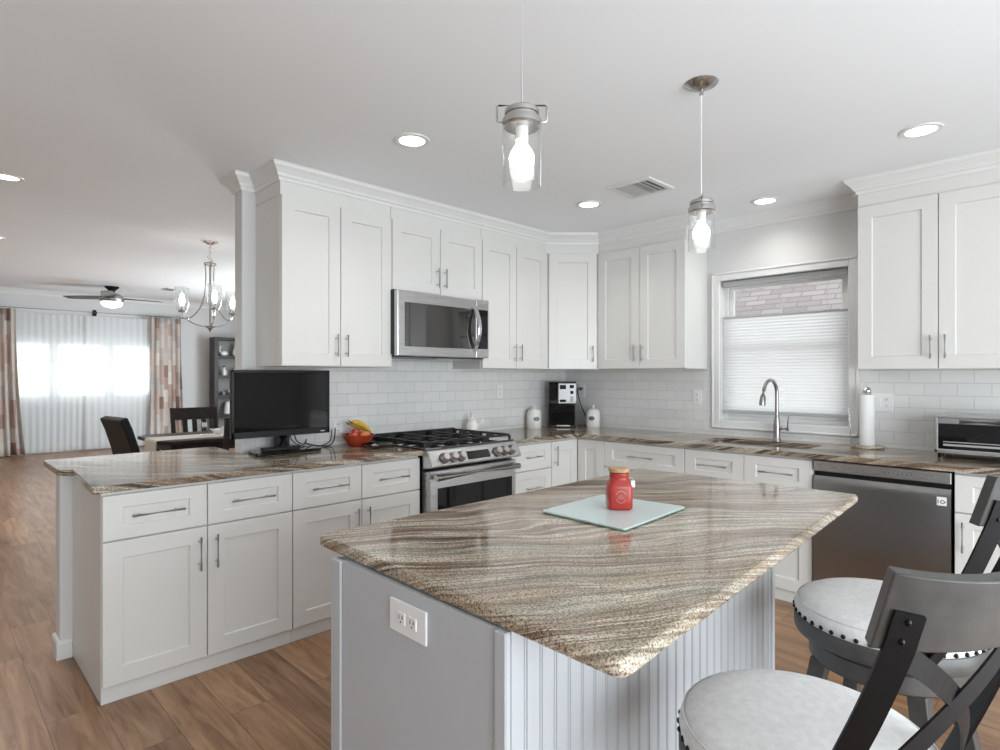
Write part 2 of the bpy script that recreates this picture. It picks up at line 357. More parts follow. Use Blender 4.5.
def rounded(poly, rads, seg=5):
    out = []; n = len(poly)
    if not isinstance(rads, (list, tuple)): rads = [rads]*n
    for i in range(n):
        p = Vector(poly[i]); a = Vector(poly[i-1])-p; b = Vector(poly[(i+1) % n])-p; r = rads[i]
        if r <= 0: out.append(tuple(p)); continue
        a.normalize(); b.normalize(); ang = a.angle(b); d = r/math.tan(ang/2)
        p0 = p+a*d; p1 = p+b*d
        for k in range(seg+1):
            t = k/seg
            q = p0*(1-t)**2 + p*2*t*(1-t)*0.9 + p*0.0 + p1*t*t
            q = p0*(1-t)**2 + p*(2*t*(1-t)) + p1*t*t
            out.append(tuple(q))
    return out
def obj(name, bm, m, parent=None, bevel=0.0, bseg=2, loc=None, rot=None):
    bmesh.ops.recalc_face_normals(bm, faces=bm.faces)
    for e in bm.edges:
        if len(e.link_faces) == 2 and e.calc_face_angle(0) > 0.65: e.smooth = False
    me = bpy.data.meshes.new(name); bm.to_mesh(me); bm.free()
    o = bpy.data.objects.new(name, me); COL.objects.link(o)
    me.materials.append(m if not isinstance(m, str) else M[m])
    if parent is not None: o.parent = parent
    if loc is not None: o.location = loc
    if rot is not None: o.rotation_euler = rot
    if bevel > 0:
        b = o.modifiers.new('edge', 'BEVEL'); b.width = bevel; b.segments = bseg; b.limit_method = 'ANGLE'; b.angle_limit = 0.6
    return o
def tag(o, label, cat, group=None, kind=None):
    o['label'] = label; o['category'] = cat
    if group: o['group'] = group
    if kind: o['kind'] = kind
    return o
def thing(name, label, cat, loc=(0, 0, 0), rz=0.0, group=None):
    o = bpy.data.objects.new(name, None); COL.objects.link(o); o.empty_display_size = 0.1
    o.location = loc; o.rotation_euler = (0, 0, rz)
    return tag(o, label, cat, group)
def struct(name, bm, m, parent=None, bevel=0.0):
    o = obj(name, bm, m, parent, bevel)
    if parent is None: o['kind'] = 'structure'
    return o
def dup(root, loc, rz, label, group=None):
    r = root.copy(); COL.objects.link(r); r.location = loc; r.rotation_euler = (0, 0, rz); r['label'] = label
    if group: r['group'] = group
    for ch in list(root.children):
        c = ch.copy(); COL.objects.link(c); c.parent = r
        for g in list(ch.children):
            d = g.copy(); COL.objects.link(d); d.parent = c
    return r
def text(name, body, size, m, parent, loc, rot, ext=0.0004):
    cu = bpy.data.curves.new(name, 'FONT'); cu.body = body; cu.size = size; cu.align_x = 'CENTER'; cu.align_y = 'CENTER'; cu.extrude = ext
    tmp = bpy.data.objects.new(name, cu); COL.objects.link(tmp); bpy.context.view_layer.update()
    me = bpy.data.meshes.new_from_object(tmp.evaluated_get(bpy.context.evaluated_depsgraph_get()))
    bpy.data.objects.remove(tmp)
    o = bpy.data.objects.new(name, me); COL.objects.link(o); me.materials.clear(); me.materials.append(M[m]); o.parent = parent
    o.location = loc; o.rotation_euler = rot; return o
def Q(pts):  # smooth a polyline (Catmull-Rom)
    pts = [Vector(p) for p in pts]; out = []
    for i in range(len(pts)-1):
        p0 = pts[max(i-1, 0)]; p1 = pts[i]; p2 = pts[i+1]; p3 = pts[min(i+2, len(pts)-1)]
        for k in range(6):
            t = k/6
            out.append(0.5*((2*p1)+(p2-p0)*t+(2*p0-5*p1+4*p2-p3)*t*t+(3*p1-p0-3*p2+p3)*t**3))
    out.append(pts[-1]); return out

# ------------------------------------------------------------------ room shell
CE = 2.54
XL, YB = -3.50, 4.34
XW = -13.05
bm = nb(); box(bm, -13.3, 2.4, -2.8, 6.2, -0.1, 0.0); struct('floor', bm, 'floor')
bm = nb()
def slopez(x): return CE + max(0.0, (-3.8-x))*0.0371
A = [bm.verts.new((x, y, slopez(x))) for x, y in ((2.4, -2.8), (-3.8, -2.8), (-13.3, -2.8), (-13.3, 6.2), (-3.8, 6.2), (2.4, 6.2))]
bm.faces.new((A[0], A[1], A[4], A[5])); bm.faces.new((A[1], A[2], A[3], A[4]))
ex = bmesh.ops.extrude_face_region(bm, geom=list(bm.faces))
for v in [x for x in ex['geom'] if isinstance(x, bmesh.types.BMVert)]: v.co.z += 0.12
struct('ceiling', bm, 'ceil')
# range wall, its end stands free towards the living room
bm = nb(); prism(bm, rounded([(-3.62, 1.352), (-3.50, 1.352), (-3.50, YB), (-3.62, YB)], [0.02, 0.008, 0, 0]), 0.0, CE); wl = struct('wall_left', bm, 'wall')
bm = nb(); box(bm, XL, XL+0.008, 1.432, YB, 0.9145, 1.62); struct('tile_backsplash', bm, 'tileL', wl)
bm = nb(); prism(bm, rounded([(-3.62, 0.49), (-3.50, 0.49), (-3.50, 1.352), (-3.62, 1.352)], [0.02, 0.008, 0, 0]), 0.0, 0.883); struct('wall_peninsula', bm, 'wall')
def molding(bm, path, prof, close_ends=True):
    n = len(path); rows = []
    for i in range(n):
        p = Vector(path[i])
        d0 = (p-Vector(path[i-1])).normalized() if i > 0 else None
        d1 = (Vector(path[i+1])-p).normalized() if i < n-1 else None
        if d0 is None: d0 = d1
        if d1 is None: d1 = d0
        n0 = Vector((d0.y, -d0.x)); n1 = Vector((d1.y, -d1.x))
        mi = (n0+n1); mi = mi/ max(1e-6, (1+n0.dot(n1)))
        rows.append([bm.verts.new((p.x+mi.x*o, p.y+mi.y*o, z)) for o, z in prof])
    for R0, R1 in zip(rows, rows[1:]):
        for k in range(len(prof)): bm.faces.new((R0[k], R0[(k+1) % len(prof)], R1[(k+1) % len(prof)], R1[k]))
    bm.faces.new(rows[0]); bm.faces.new(rows[-1][::-1])
BASEP = [(0.0, 0.0), (0.013, 0.0), (0.013, 0.075), (0.009, 0.088), (0.004, 0.092), (0.0, 0.094)]
bm = nb(); molding(bm, [(-3.62, 1.36), (-3.62, 0.49), (-3.50, 0.49), (-3.50, 0.539)], BASEP); struct('baseboard_peninsula', bm, 'trim')
# sink wall with window opening
WX0, WX1, WZ0, WZ1 = -1.985, -1.117, 1.03, 2.085
bm = nb()
box(bm, -3.62, WX0, YB, YB+0.15, 0, CE); box(bm, WX1, 2.3, YB, YB+0.15, 0, CE); box(bm, WX0, WX1, YB, YB+0.15, 0, WZ0); box(bm, WX0, WX1, YB, YB+0.15, WZ1, CE)
wb = struct('wall_back', bm, 'wall')
bm = nb(); box(bm, XL+0.008, -2.046, YB-0.008, YB, 0.9145, 1.425); box(bm, -2.046, -1.056, YB-0.008, YB, 0.9145, 0.962); box(bm, -1.056, 0.7, YB-0.008, YB, 0.9145, 1.425)
struct('tile_backsplash', bm, 'tileB', wb)
# dining side behind the range wall, living room window wall, unseen walls
bm = nb(); box(bm, -13.3, -10.3, 5.6, 5.75, 0, 3.0); box(bm, -6.9, -3.62, 5.6, 5.75, 0, 3.0); box(bm, -10.3, -6.9, 5.6, 5.75, 0, 0.8); box(bm, -10.3, -6.9, 5.6, 5.75, 2.25, 3.0); struct('wall_dining', bm, 'wall')
lw = [(1.10, 1.715), (1.785, 2.565), (2.65, 3.30)]
LZ0, LZ1 = 0.98, 1.965
bm = nb(); ys = [-2.8]+[v for p in lw for v in p]+[6.2]
for k in range(0, len(ys), 2): box(bm, XW-0.15, XW, ys[k], ys[k+1], 0, 3.0)
for a, b in lw: box(bm, XW-0.15, XW, a, b, 0, LZ0); box(bm, XW-0.15, XW, a, b, LZ1, 3.0)
struct('wall_living', bm, 'wall')
bm = nb(); box(bm, -13.3, 2.3, -2.75, -2.6, 0, 3.0)
struct('wall_front', bm, 'wall')
bm = nb(); box(bm, 2.2, 2.35, -2.75, -1.0, 0, 2.6); box(bm, 2.2, 2.35, 3.2, 4.4, 0, 2.6); box(bm, 2.2, 2.35, -1.0, 3.2, 2.25, 2.6); struct('wall_right', bm, 'wall')
bm = nb()
for y in (-1.0, 0.76, 1.96, 3.12): box(bm, 2.14, 2.2, y, y+0.08, 0, 2.25)
box(bm, 2.14, 2.2, -1.0, 3.2, 2.17, 2.25); box(bm, 2.14, 2.2, -1.0, 3.2, 0, 0.1)
struct('door_1', bm, 'trim')
# crown molding following cabinets and wall
CP = [(0.0, 2.452), (0.010, 2.452), (0.012, 2.470), (0.020, 2.474), (0.026, 2.488), (0.044, 2.508), (0.058, 2.520), (0.060, 2.530), (0.066, 2.5395), (0.0, 2.5395)]
UX, UY = -3.172, 4.012
bm = nb(); molding(bm, [(-3.62, 1.6), (-3.62, 1.352), (-3.50, 1.352), (-3.50, 1.432), (UX, 1.432), (UX, 3.690), (-2.866, UY), (-2.088, UY), (-2.088, YB), (-0.982, YB), (-0.982, UY), (0.66, UY)], CP)
struct('trim_1', bm, 'trim')
bm = nb(); cz = slopez(XW)
molding(bm, [(XW, -2.6), (XW, 5.6)], [(0, cz-0.10), (0.012, cz-0.10), (0.02, cz-0.075), (0.07, cz-0.02), (0.085, cz-0.005), (0, cz-0.005)]); struct('trim_2', bm, 'trim')
bm = nb(); molding(bm, [(XW, -2.6), (XW, 5.6)], BASEP); struct('baseboard_living', bm, 'trim')

# ------------------------------------------------------------------ sink window
bm = nb()
def casing(bm, x0, x1, z0, z1, w, y, t):
    box(bm, x0-w, x0, y-t, y, z0-w, z1+w, 0.004); box(bm, x1, x1+w, y-t, y, z0-w, z1+w, 0.004)
    box(bm, x0-0.001, x1+0.001, y-t, y, z1, z1+w, 0.004); box(bm, x0-0.001, x1+0.001, y-t, y, z0-w, z0, 0.004)
    box(bm, x0-w, x1+w, y-t-0.008, y-t+0.002, z1+w-0.014, z1+w, 0.003); box(bm, x0-w, x0-w+0.014, y-t-0.008, y-t+0.002, z0-w, z1+w, 0.003)
    box(bm, x1+w-0.014, x1+w, y-t-0.008, y-t+0.002, z0-w, z1+w, 0.003); box(bm, x0-w, x1+w, y-t-0.008, y-t+0.002, z0-w, z0-w+0.014, 0.003)
casing(bm, WX0, WX1, WZ0, WZ1, 0.06, YB, 0.016)
w1 = struct('window_1', bm, 'trim')
bm = nb(); t = 0.035
y0, y1 = YB+0.09, YB+0.13
box(bm, WX0, WX0+0.03, y0-0.02, y1, WZ0, WZ1); box(bm, WX1-0.03, WX1, y0-0.02, y1, WZ0, WZ1); box(bm, WX0+0.03, WX1-0.03, y0-0.02, y1, WZ0, WZ0+0.03); box(bm, WX0+0.03, WX1-0.03, y0-0.02, y1, WZ1-0.03, WZ1)
box(bm, WX0+0.03, WX0+0.03+t, y0, y1-0.01, WZ0+0.03, WZ1-0.03, 0.003); box(bm, WX1-0.03-t, WX1-0.03, y0, y1-0.01, WZ0+0.03, WZ1-0.03, 0.003)
for z in (WZ0+0.03, 1.515, WZ1-0.03-t): box(bm, WX0+0.03+t, WX1-0.03-t, y0, y1-0.01, z, z+t, 0.003)
struct('window_frame', bm, 'trim', w1)
bm = nb(); box(bm, WX0+0.05, WX1-0.05, y0+0.012, y0+0.016, WZ0+0.05, WZ1-0.05); struct('window_pane', bm, 'pane', w1)
# cellular shade: open at the top
cs = thing('cellular_shade', 'white pleated cellular shade lowered from the top in the window over the sink', 'window shade', (-1.551, YB+0.03, WZ0))
def L_(x, y, z): return (x+1.551, y-YB-0.03, z-WZ0)
bm = nb(); box(bm, -0.425, 0.425, -0.018, 0.022, 1.008, 1.05, 0.006); obj('headrail', bm, 'shade_rail', cs)
bm = nb(); n = 62; rows = []
for k in range(n+1):
    z = 0.078+(0.772-0.078)*k/n; y = 0.0045 if k % 2 else 0.0015
    rows.append([bm.verts.new((x, y, z)) for x in (-0.422, 0.422)])
for a, b in zip(rows, rows[1:]): bm.faces.new((a[0], a[1], b[1], b[0]))
obj('shade_fabric', bm, 'shade', cs)
bm = nb(); box(bm, -0.425, 0.425, -0.01, 0.016, 0.055, 0.08, 0.004); obj('bottom_rail', bm, 'shade_rail', cs)
bm = nb(); box(bm, -0.425, 0.425, -0.008, 0.014, 0.768, 0.782, 0.003); obj('top_rail', bm, 'shade_rail', cs)
for x in (-0.3, 0.0, 0.3):
    bm = nb(); tube(bm, [(x, 0.003, 0.78), (x, 0.003, 1.01)], 0.0008, 5); obj('lift_cord', bm, 'plate_white', cs)
# house next door seen over the shade
nh = thing('neighbouring_house', 'house next door with brown shingle roof seen through the sink window', 'house', (-3.5, 9.0, 0))
bm = nb(); prism(bm, [(-5, -1.2), (7, -1.2), (7, 0), (-5, 0)], 1.9, 1.98)
for v in bm.verts:
    pass
bm.free()
bm = nb(); vs = [bm.verts.new(p) for p in ((-6, -1.4, 1.9), (7, -1.4, 1.9), (7, 3.5, 6.2), (-6, 3.5, 6.2))]; f = bm.faces.new(vs)
ex = bmesh.ops.extrude_face_region(bm, geom=[f])
for v in [x for x in ex['geom'] if isinstance(x, bmesh.types.BMVert)]: v.co.z -= 0.12
obj('roof', bm, 'shingle', nh)
bm = nb(); box(bm, -5.6, 6.6, -0.9, 3.3, -0.4, 2.2); obj('siding', bm, 'outer_wall', nh)

# ------------------------------------------------------------------ living room windows, curtains
for i, (a, b) in enumerate(lw):
    bm = nb(); t = 0.03
    box(bm, XW-0.1, XW-0.04, a, a+t, LZ0, LZ1); box(bm, XW-0.1, XW-0.04, b-t, b, LZ0, LZ1); box(bm, XW-0.1, XW-0.04, a, b, LZ0, LZ0+t); box(bm, XW-0.1, XW-0.04, a, b, LZ1-t, LZ1)
    box(bm, XW-0.1, XW-0.05, a, b, 1.58, 1.615)
    w = struct('window_%d' % (i+2), bm, 'trim')
    bm = nb(); box(bm, XW-0.08, XW-0.075, a+t, b-t, LZ0+t, LZ1-t); struct('window_pane', bm, 'pane', w)
def curtain(name, label, cat, y0, y1, z0, z1, x, mt, amp, waves, group=None, flare=0.0, thick=0.0):
    bm = nb(); n = waves*10; m = 14; rows = []
    for j in range(m+1):
        v = j/m; z = z1+(z0-z1)*v; row = []
        for i in range(n+1):
            u = i/n; y = y0+(y1-y0)*u
            y += flare*v*v*(u-0.3)
            a = amp*(0.75+0.35*v)*(0.65+0.5*math.sin(7.3*u+1.3)*math.sin(2.9*u+waves))
            row.append(bm.verts.new((x+a*math.sin(2*PI*waves*u+0.7*math.sin(3*v+u*5))+0.25*a*math.sin(5.3*waves*u), y, z+0.006*math.sin(9*u))))
        rows.append(row)
    for A_, B_ in zip(rows, rows[1:]):
        for i in range(n):
            f = bm.faces.new((A_[i], A_[i+1], B_[i+1], B_[i])); f.smooth = True
    o = obj(name, bm, mt)
    if thick > 0:
        s = o.modifiers.new('cloth', 'SOLIDIFY'); s.thickness = thick
    return tag(o, label, cat, group)
curtain('sheer_curtain', 'sheer white voile curtain hanging beside the window end nearest the camera wall', 'curtain', 1.10, 2.18, 0.03, 2.46, XW+0.10, 'sheer', 0.009, 11, 'sheer living room curtains')
curtain('sheer_curtain', 'sheer white voile curtain ending at the brown panel near the bookcase', 'curtain', 2.19, 3.42, 0.03, 2.46, XW+0.150, 'sheer', 0.009, 12, 'sheer living room curtains')
bpy.data.objects['sheer_curtain']['label'] = 'sheer white voile curtain next to the brown panel cut by the photo edge'
curtain('patterned_curtain', 'brown and tan patchwork curtain panel at the photo edge', 'curtain', 0.62, 1.20, 0.02, 2.50, XW+0.22, 'curtain', 0.035, 6, 'patchwork curtain panels', 0.18, 0.004)
curtain('patterned_curtain', 'brown and tan patchwork curtain panel behind the dining table', 'curtain', 3.22, 3.76, 0.02, 2.50, XW+0.22, 'curtain', 0.035, 6, 'patchwork curtain panels', 0.10, 0.004)
cr = thing('curtain_rod', 'thin grey curtain rod with finial above the living room windows', 'curtain rod', (XW, 2.2, 2.53))
bm = nb(); tube(bm, [(0.17, -1.75, 0), (0.17, 1.62, 0)], 0.011, 10); obj('rod', bm, 'nickel', cr)
bm = nb(); sphere(bm, (0.17, 1.68, 0), 0.035, seg=12); sphere(bm, (0.17, 1.63, 0), 0.018, seg=10); obj('finial', bm, 'steel_dark', cr)
bm = nb(); tube(bm, [(0.0, 0.15, -0.02), (0.17, 0.15, -0.02), (0.17, 0.15, 0.012)], 0.012, 8); box(bm, 0, 0.012, 0.12, 0.18, -0.09, 0.06); obj('bracket', bm, 'black_metal', cr)
bh = thing('baseboard_heater', 'long low white baseboard heater under the living room windows', 'heater', (XW+0.0, 2.2, 0.0))
bm = nb(); box(bm, 0.013, 0.075, -1.3, 1.2, 0.095, 0.21, 0.006); obj('heater_cover', bm, 'trim', bh)
bm = nb(); box(bm, 0.014, 0.078, -1.28, 1.18, 0.196, 0.203); obj('heater_slot', bm, 'slot', bh)

# ------------------------------------------------------------------ cabinets
def shaker(bm, x0, x1, z0, z1, yf, t=0.02, rail=0.072, depth=0.009, railz=None):
    rz_ = railz or rail
    """shaker front in the xz plane, front face at y=yf (towards -y), back at yf+t"""
    def ring(xa, xb, za, zb, y): return [bm.verts.new(p) for p in ((xa, y, za), (xb, y, za), (xb, y, zb), (xa, y, zb))]
    e = 0.0018
    R = [ring(x0, x1, z0, z1, yf+t), ring(x0, x1, z0, z1, yf+e), ring(x0+e, x1-e, z0+e, z1-e, yf),
         ring(x0+rail, x1-rail, z0+rz_, z1-rz_, yf), ring(x0+rail+0.004, x1-rail-0.004, z0+rz_+0.004, z1-rz_-0.004, yf+depth)]
    for A_, B_ in zip(R, R[1:]):
        for k in range(4): bm.faces.new((A_[k], A_[(k+1) % 4], B_[(k+1) % 4], B_[k]))
    bm.faces.new(R[-1]); bm.faces.new(R[0][::-1])
def bar_handle(parent, p, length, vertical, yf):
    bm = nb(); h = length/2; off = 0.031
    a = Vector((p[0], yf-off, p[1])); d = Vector((0, 0, 1)) if vertical else Vector((1, 0, 0))
    tube(bm, [a-d*h, a+d*h], 0.0058, 10)
    for s in (-1, 1):
        q = a+d*(h*0.68*s); tube(bm, [q, q+Vector((0, off, 0))], 0.0045, 8)
    return obj('handle', bm, 'handle', parent)
def cab(name, label, cat, loc, rz, body, fronts, group=None, frieze=None):
    t = thing(name, label, cat, loc, rz, group)
    bm = nb()
    for b in body: box(bm, *b, 0.0015)
    obj('cabinet_body', bm, 'white_paint', t)
    for kind, x0, x1, z0, z1, hx, hz, hl in fronts:
        bm = nb()
        shaker(bm, x0, x1, z0, z1, -0.021, 0.02, 0.072, 0.009, 0.054 if kind == 'drawer' else None)
        d = obj(kind, bm, 'white_paint', t)
        if hl: bar_handle(d, (hx, hz), hl, kind == 'door', -0.021)
    if frieze:
        bm = nb(); box(bm, *frieze, 0.001); obj('frieze', bm, 'white_paint', t)
    return t
G = 0.0022
ZD0, ZD1, ZW0, ZW1 = 0.076, 0.674, 0.681, 0.868   # door / drawer heights
HB = 0.883
FX, FY = -2.885, 3.737
def two_by_two(w):
    h = w/2
    return [('drawer', G, h-G, ZW0, ZW1, h/2, 0.776, 0.205), ('drawer', h+G, w-G, ZW0, ZW1, h*1.5, 0.776, 0.205),
            ('door', G, h-G, ZD0, ZD1, h-0.036, 0.56, 0.15), ('door', h+G, w-G, ZD0, ZD1, h+0.036, 0.56, 0.15)]
R90 = PI/2
W1 = 0.818
cab('base_cabinet', 'white two-drawer two-door base cabinet under the television, at the free counter end', 'cabinet', (FX, 0.542, 0), R90,
    [(0, W1-0.001, 0, 0.612, 0, HB)], two_by_two(W1), 'white base cabinets')
cab('base_cabinet', 'white two-drawer two-door base cabinet below the fruit bowl, beside the range', 'cabinet', (FX, 0.542+W1, 0), R90,
    [(0, W1-0.012, 0, 0.612, 0, HB)], two_by_two(W1-0.012), 'white base cabinets')
cab('base_cabinet', 'narrow white three-drawer base cabinet between the range and the corner', 'cabinet', (FX, 2.962, 0), R90,
    [(0, 0.437, 0, 0.604, 0, HB)],
    [('drawer', G, 0.435, ZW0, ZW1, 0.218, 0.776, 0.16), ('drawer', G, 0.435, 0.385, ZD1, 0.218, 0.55, 0.16), ('drawer', G, 0.435, ZD0, 0.378, 0.218, 0.25, 0.16)], 'white base cabinets')
cc = cab('corner_base_cabinet', 'white corner base cabinet with two full-height doors meeting at the inside corner', 'cabinet', (FX, 3.402, 0), R90,
    [(0, 0.92, 0.001, 0.604, 0, HB)], [('door', G, 0.310, ZD0, ZW1, 0.035, 0.76, 0.15)], 'white base cabinets')
bm = nb(); box(bm, 0.336, 0.92, -0.27, 0.0, 0, HB, 0.0015); obj('cabinet_wing', bm, 'white_paint', cc)
bm = nb(); shaker(bm, 0.024, 0.272, ZD0, ZW1, -0.021, 0.02); d = obj('door', bm, 'white_paint', cc, rot=(0, 0, -R90), loc=(0.335, 0.0, 0))
def wincab(label, x0, x1, fronts, depth=0.594):
    return cab('base_cabinet', label, 'cabinet', (x0, FY, 0), 0, [(0, x1-x0-0.001, 0, depth, 0, HB)], fronts, 'white base cabinets')
w = 0.66
wincab('white drawer base cabinet between the corner and the sink cabinet', -2.612, -1.952, [('drawer', G, w-G, ZW0, ZW1, w/2, 0.776, 0.2), ('drawer', G, w-G, 0.385, ZD1, w/2, 0.54, 0.2), ('drawer', G, w-G, ZD0, 0.378, w/2, 0.24, 0.2)])
w = 0.806; h = w/2
sk = [('drawer', G, h-G, ZW0, ZW1, h/2, 0.776, 0.2), ('drawer', h+G, w-G, ZW0, ZW1, h*1.5, 0.776, 0.2), ('door', G, h-G, ZD0, ZD1, h-0.036, 0.56, 0.15), ('door', h+G, w-G, ZD0, ZD1, h+0.036, 0.56, 0.15)]
s = cab('sink_base_cabinet', 'white sink base cabinet below the window, beside the dishwasher', 'cabinet', (-1.950, FY, 0), 0,
    [(0, w-0.001, 0, 0.13, 0, HB), (0, 0.016, 0.13, 0.594, 0, HB), (w-0.017, w-0.001, 0.13, 0.594, 0, HB), (0, w-0.001, 0.58, 0.594, 0, HB), (0.016, w-0.017, 0.13, 0.58, 0.08, 0.1)], sk, 'white base cabinets')
w = 0.62
wincab('white base cabinet under the toaster oven, on the far side of the dishwasher', -0.484, 0.136, [('drawer', G, w-G, ZW0, ZW1, w/2, 0.776, 0.2), ('door', G, w-G, ZD0, ZD1, 0.036, 0.56, 0.15)])
wincab('white base cabinet at the end of the sink run behind the stools', 0.138, 0.62, [('drawer', G, 0.478, ZW0, ZW1, 0.24, 0.776, 0.2), ('door', G, 0.478, ZD0, ZD1, 0.036, 0.56, 0.15)])

# uppers
UZ0, UZ1 = 1.42, 2.372
def upper(label, loc, rz, w, n, z0=UZ0, single_hinge=None, depth=0.327, hl=0.13, name='wall_cabinet'):
    fr = []
    dw = w/n
    for i in range(n):
        hx = (dw*(i+1)-0.033) if (i % 2 == 0) else (dw*i+0.033)
        if n == 1: hx = w-0.033
        fr.append(('door', dw*i+G, dw*(i+1)-G, z0+0.004, UZ1, hx, z0+0.125 if z0 < 1.6 else z0+0.115, hl))
    return cab(name, label, 'cabinet', loc, rz, [(0, w-0.001, 0, depth, z0, UZ1)], fr, 'white wall cabinets', (0, w-0.001, -0.004, depth, UZ1+0.002, 2.537))
upper('white two-door wall cabinet above the television, at the end of its row', (UX, 1.432, 0), R90, 0.728, 2)
upper('short white two-door wall cabinet above the microwave', (UX, 2.162, 0), R90, 0.790, 2, 1.918)
upper('white two-door wall cabinet between the microwave and the angled corner cabinet', (UX, 2.954, 0), R90, 0.728, 2)
upper('white two-door wall cabinet between the angled corner cabinet and the window', (-2.866, UY, 0), 0, 0.778, 2, depth=0.326)
upper('white two-door wall cabinet above the toaster oven, beside the window', (-0.982, UY, 0), 0, 0.784, 2, 1.402, depth=0.326)
upper('white wall cabinet above the end of the sink run, past the toaster oven', (-0.196, UY, 0), 0, 0.80, 2, 1.402, depth=0.326)
# angled corner cabinet
a0 = Vector((UX, 3.684)); a1 = Vector((-2.868, UY)); dv = a1-a0
t = thing('corner_wall_cabinet', 'white angled wall cabinet with one door in the corner above the coffee maker', 'cabinet', (a0.x, a0.y, 0), math.atan2(dv.y, dv.x), 'white wall cabinets')
def loc2(x, y):
    v = Vector((x, y))-a0; u = dv.normalized(); nn = Vector((-u.y, u.x)); return (v.dot(u), v.dot(nn))
bm = nb(); prism(bm, [loc2(*p) for p in ((UX, 3.684), (-2.868, UY), (-2.868, YB-0.001), (XL+0.001, YB-0.001), (XL+0.001, 3.684))], UZ0, UZ1); obj('cabinet_body', bm, 'white_paint', t)
wd = dv.length
bm = nb(); shaker(bm, 0.026, wd-0.026, UZ0+0.004, UZ1, -0.021, 0.02); d = obj('door', bm, 'white_paint', t); bar_handle(d, (wd-0.06, UZ0+0.125), 0.13, True, -0.021)
bm = nb(); prism(bm, [loc2(*p) for p in ((UX, 3.684), (-2.868, UY), (-2.868, YB-0.001), (XL+0.001, YB-0.001), (XL+0.001, 3.684))], UZ1+0.002, 2.537); obj('frieze', bm, 'white_paint', t)

# ------------------------------------------------------------------ countertops
CT0, CT1 = 0.884, 0.914
bm = nb(); prism(bm, rounded([(-2.845, 0.505), (-2.845, 2.178), (-3.491, 2.178), (-3.491, 1.349), (-3.955, 1.349), (-3.955, 0.482), (-3.50, 0.482), (-3.455, 0.535)], [0.012, 0.004, 0, 0, 0.01, 0.02, 0.03, 0.03]), CT0, CT1)
o = obj('peninsula_countertop', bm, 'granite_counter', bevel=0.006, bseg=3); tag(o, 'brown veined granite countertop with notched end, under television and fruit bowl', 'countertop')
SK = rounded([(-1.92, 3.875), (-1.225, 3.875), (-1.225, 4.195), (-1.92, 4.195)], 0.04)
bm = nb(); prism(bm, rounded([(-3.491, 2.952), (-2.845, 2.952), (-2.845, 3.692), (0.62, 3.692), (0.62, 4.331), (-3.491, 4.331)], [0, 0.004, 0.02, 0.004, 0, 0]), CT0, CT1, [SK])
o = obj('countertop', bm, 'granite_counter', bevel=0.006, bseg=3); tag(o, 'L-shaped brown granite countertop with sink cutout running under the window', 'countertop')
isl = rounded([(-1.558, 0.812), (-0.516, 0.786), (-0.622, 2.555), (-1.555, 2.52)], [0.03, 0.035, 0.03, 0.03], 7)
bm = nb(); prism(bm, isl, 0.880, 0.914)
o = obj('island_countertop', bm, 'granite', bevel=0.012, bseg=4); tag(o, 'large polished brown and cream granite slab on the grey island', 'countertop')

# ------------------------------------------------------------------ island base
IX0, IX1, IY0, IY1 = -1.432, -0.775, 0.79, 2.115
t = thing('kitchen_island', 'grey-blue island base with beadboard side facing the stools', 'island', ((IX0+IX1)/2, (IY0+IY1)/2, 0))
cx, cy = (IX0+IX1)/2, (IY0+IY1)/2
bm = nb(); box(bm, IX0+0.012-cx, IX1-0.02-cx, IY0+0.012-cy, IY1-0.012-cy, 0.0, 0.879); obj('cabinet_body', bm, 'island', t)
bm = nb(); box(bm, IX0+0.052-cx, IX1-0.034-cx, IY0+0.002-cy, IY0+0.0125-cy, 0.0, 0.879); obj('end_panel', bm, 'island', t)
bm = nb(); box(bm, IX0-cx, IX0+0.048-cx, IY0-0.004-cy, IY0+0.02-cy, 0, 0.879, 0.002); obj('corner_stile', bm, 'island', t)
bm = nb(); box(bm, IX1-0.032-cx, IX1+0.0-cx, IY0-0.004-cy, IY0+0.012-cy, 0, 0.879, 0.003); obj('corner_stile', bm, 'island', t)
bm = nb(); box(bm, IX1-0.025-cx, IX1+0.006-cx, IY1-0.03-cy, IY1-0.005-cy, 0, 0.879, 0.003); obj('corner_stile', bm, 'island', t)
bm = nb(); prof = []; y = IY0+0.012; pitch = 0.0452
while y+pitch < IY1-0.03:
    prof += [(0.0, y), (0.0, y+pitch-0.011), (-0.0035, y+pitch-0.0095), (-0.0035, y+pitch-0.0085), (0.0, y+pitch-0.007), (0.0, y+pitch-0.004), (-0.0035, y+pitch-0.003), (-0.0035, y+pitch-0.001)]
    y += pitch
prof += [(0.0, y), (0.0, IY1-0.03)]
lo = [bm.verts.new((IX1+o_-cx, yy-cy, 0.0)) for o_, yy in prof]; hi = [bm.verts.new((IX1+o_-cx, yy-cy, 0.879)) for o_, yy in prof]
for k in range(len(prof)-1): bm.faces.new((lo[k], lo[k+1], hi[k+1], hi[k]))
bl = [bm.verts.new((IX1-0.019-cx, yy-cy, z)) for yy in (IY0+0.012, IY1-0.03) for z in (0.0, 0.879)]
bm.faces.new((bl[0], bl[2], bl[3], bl[1])); bm.faces.new((lo[0], hi[0], bl[1], bl[0])); bm.faces.new((lo[-1], bl[2], bl[3], hi[-1]))
obj('beadboard_panel', bm, 'island', t)

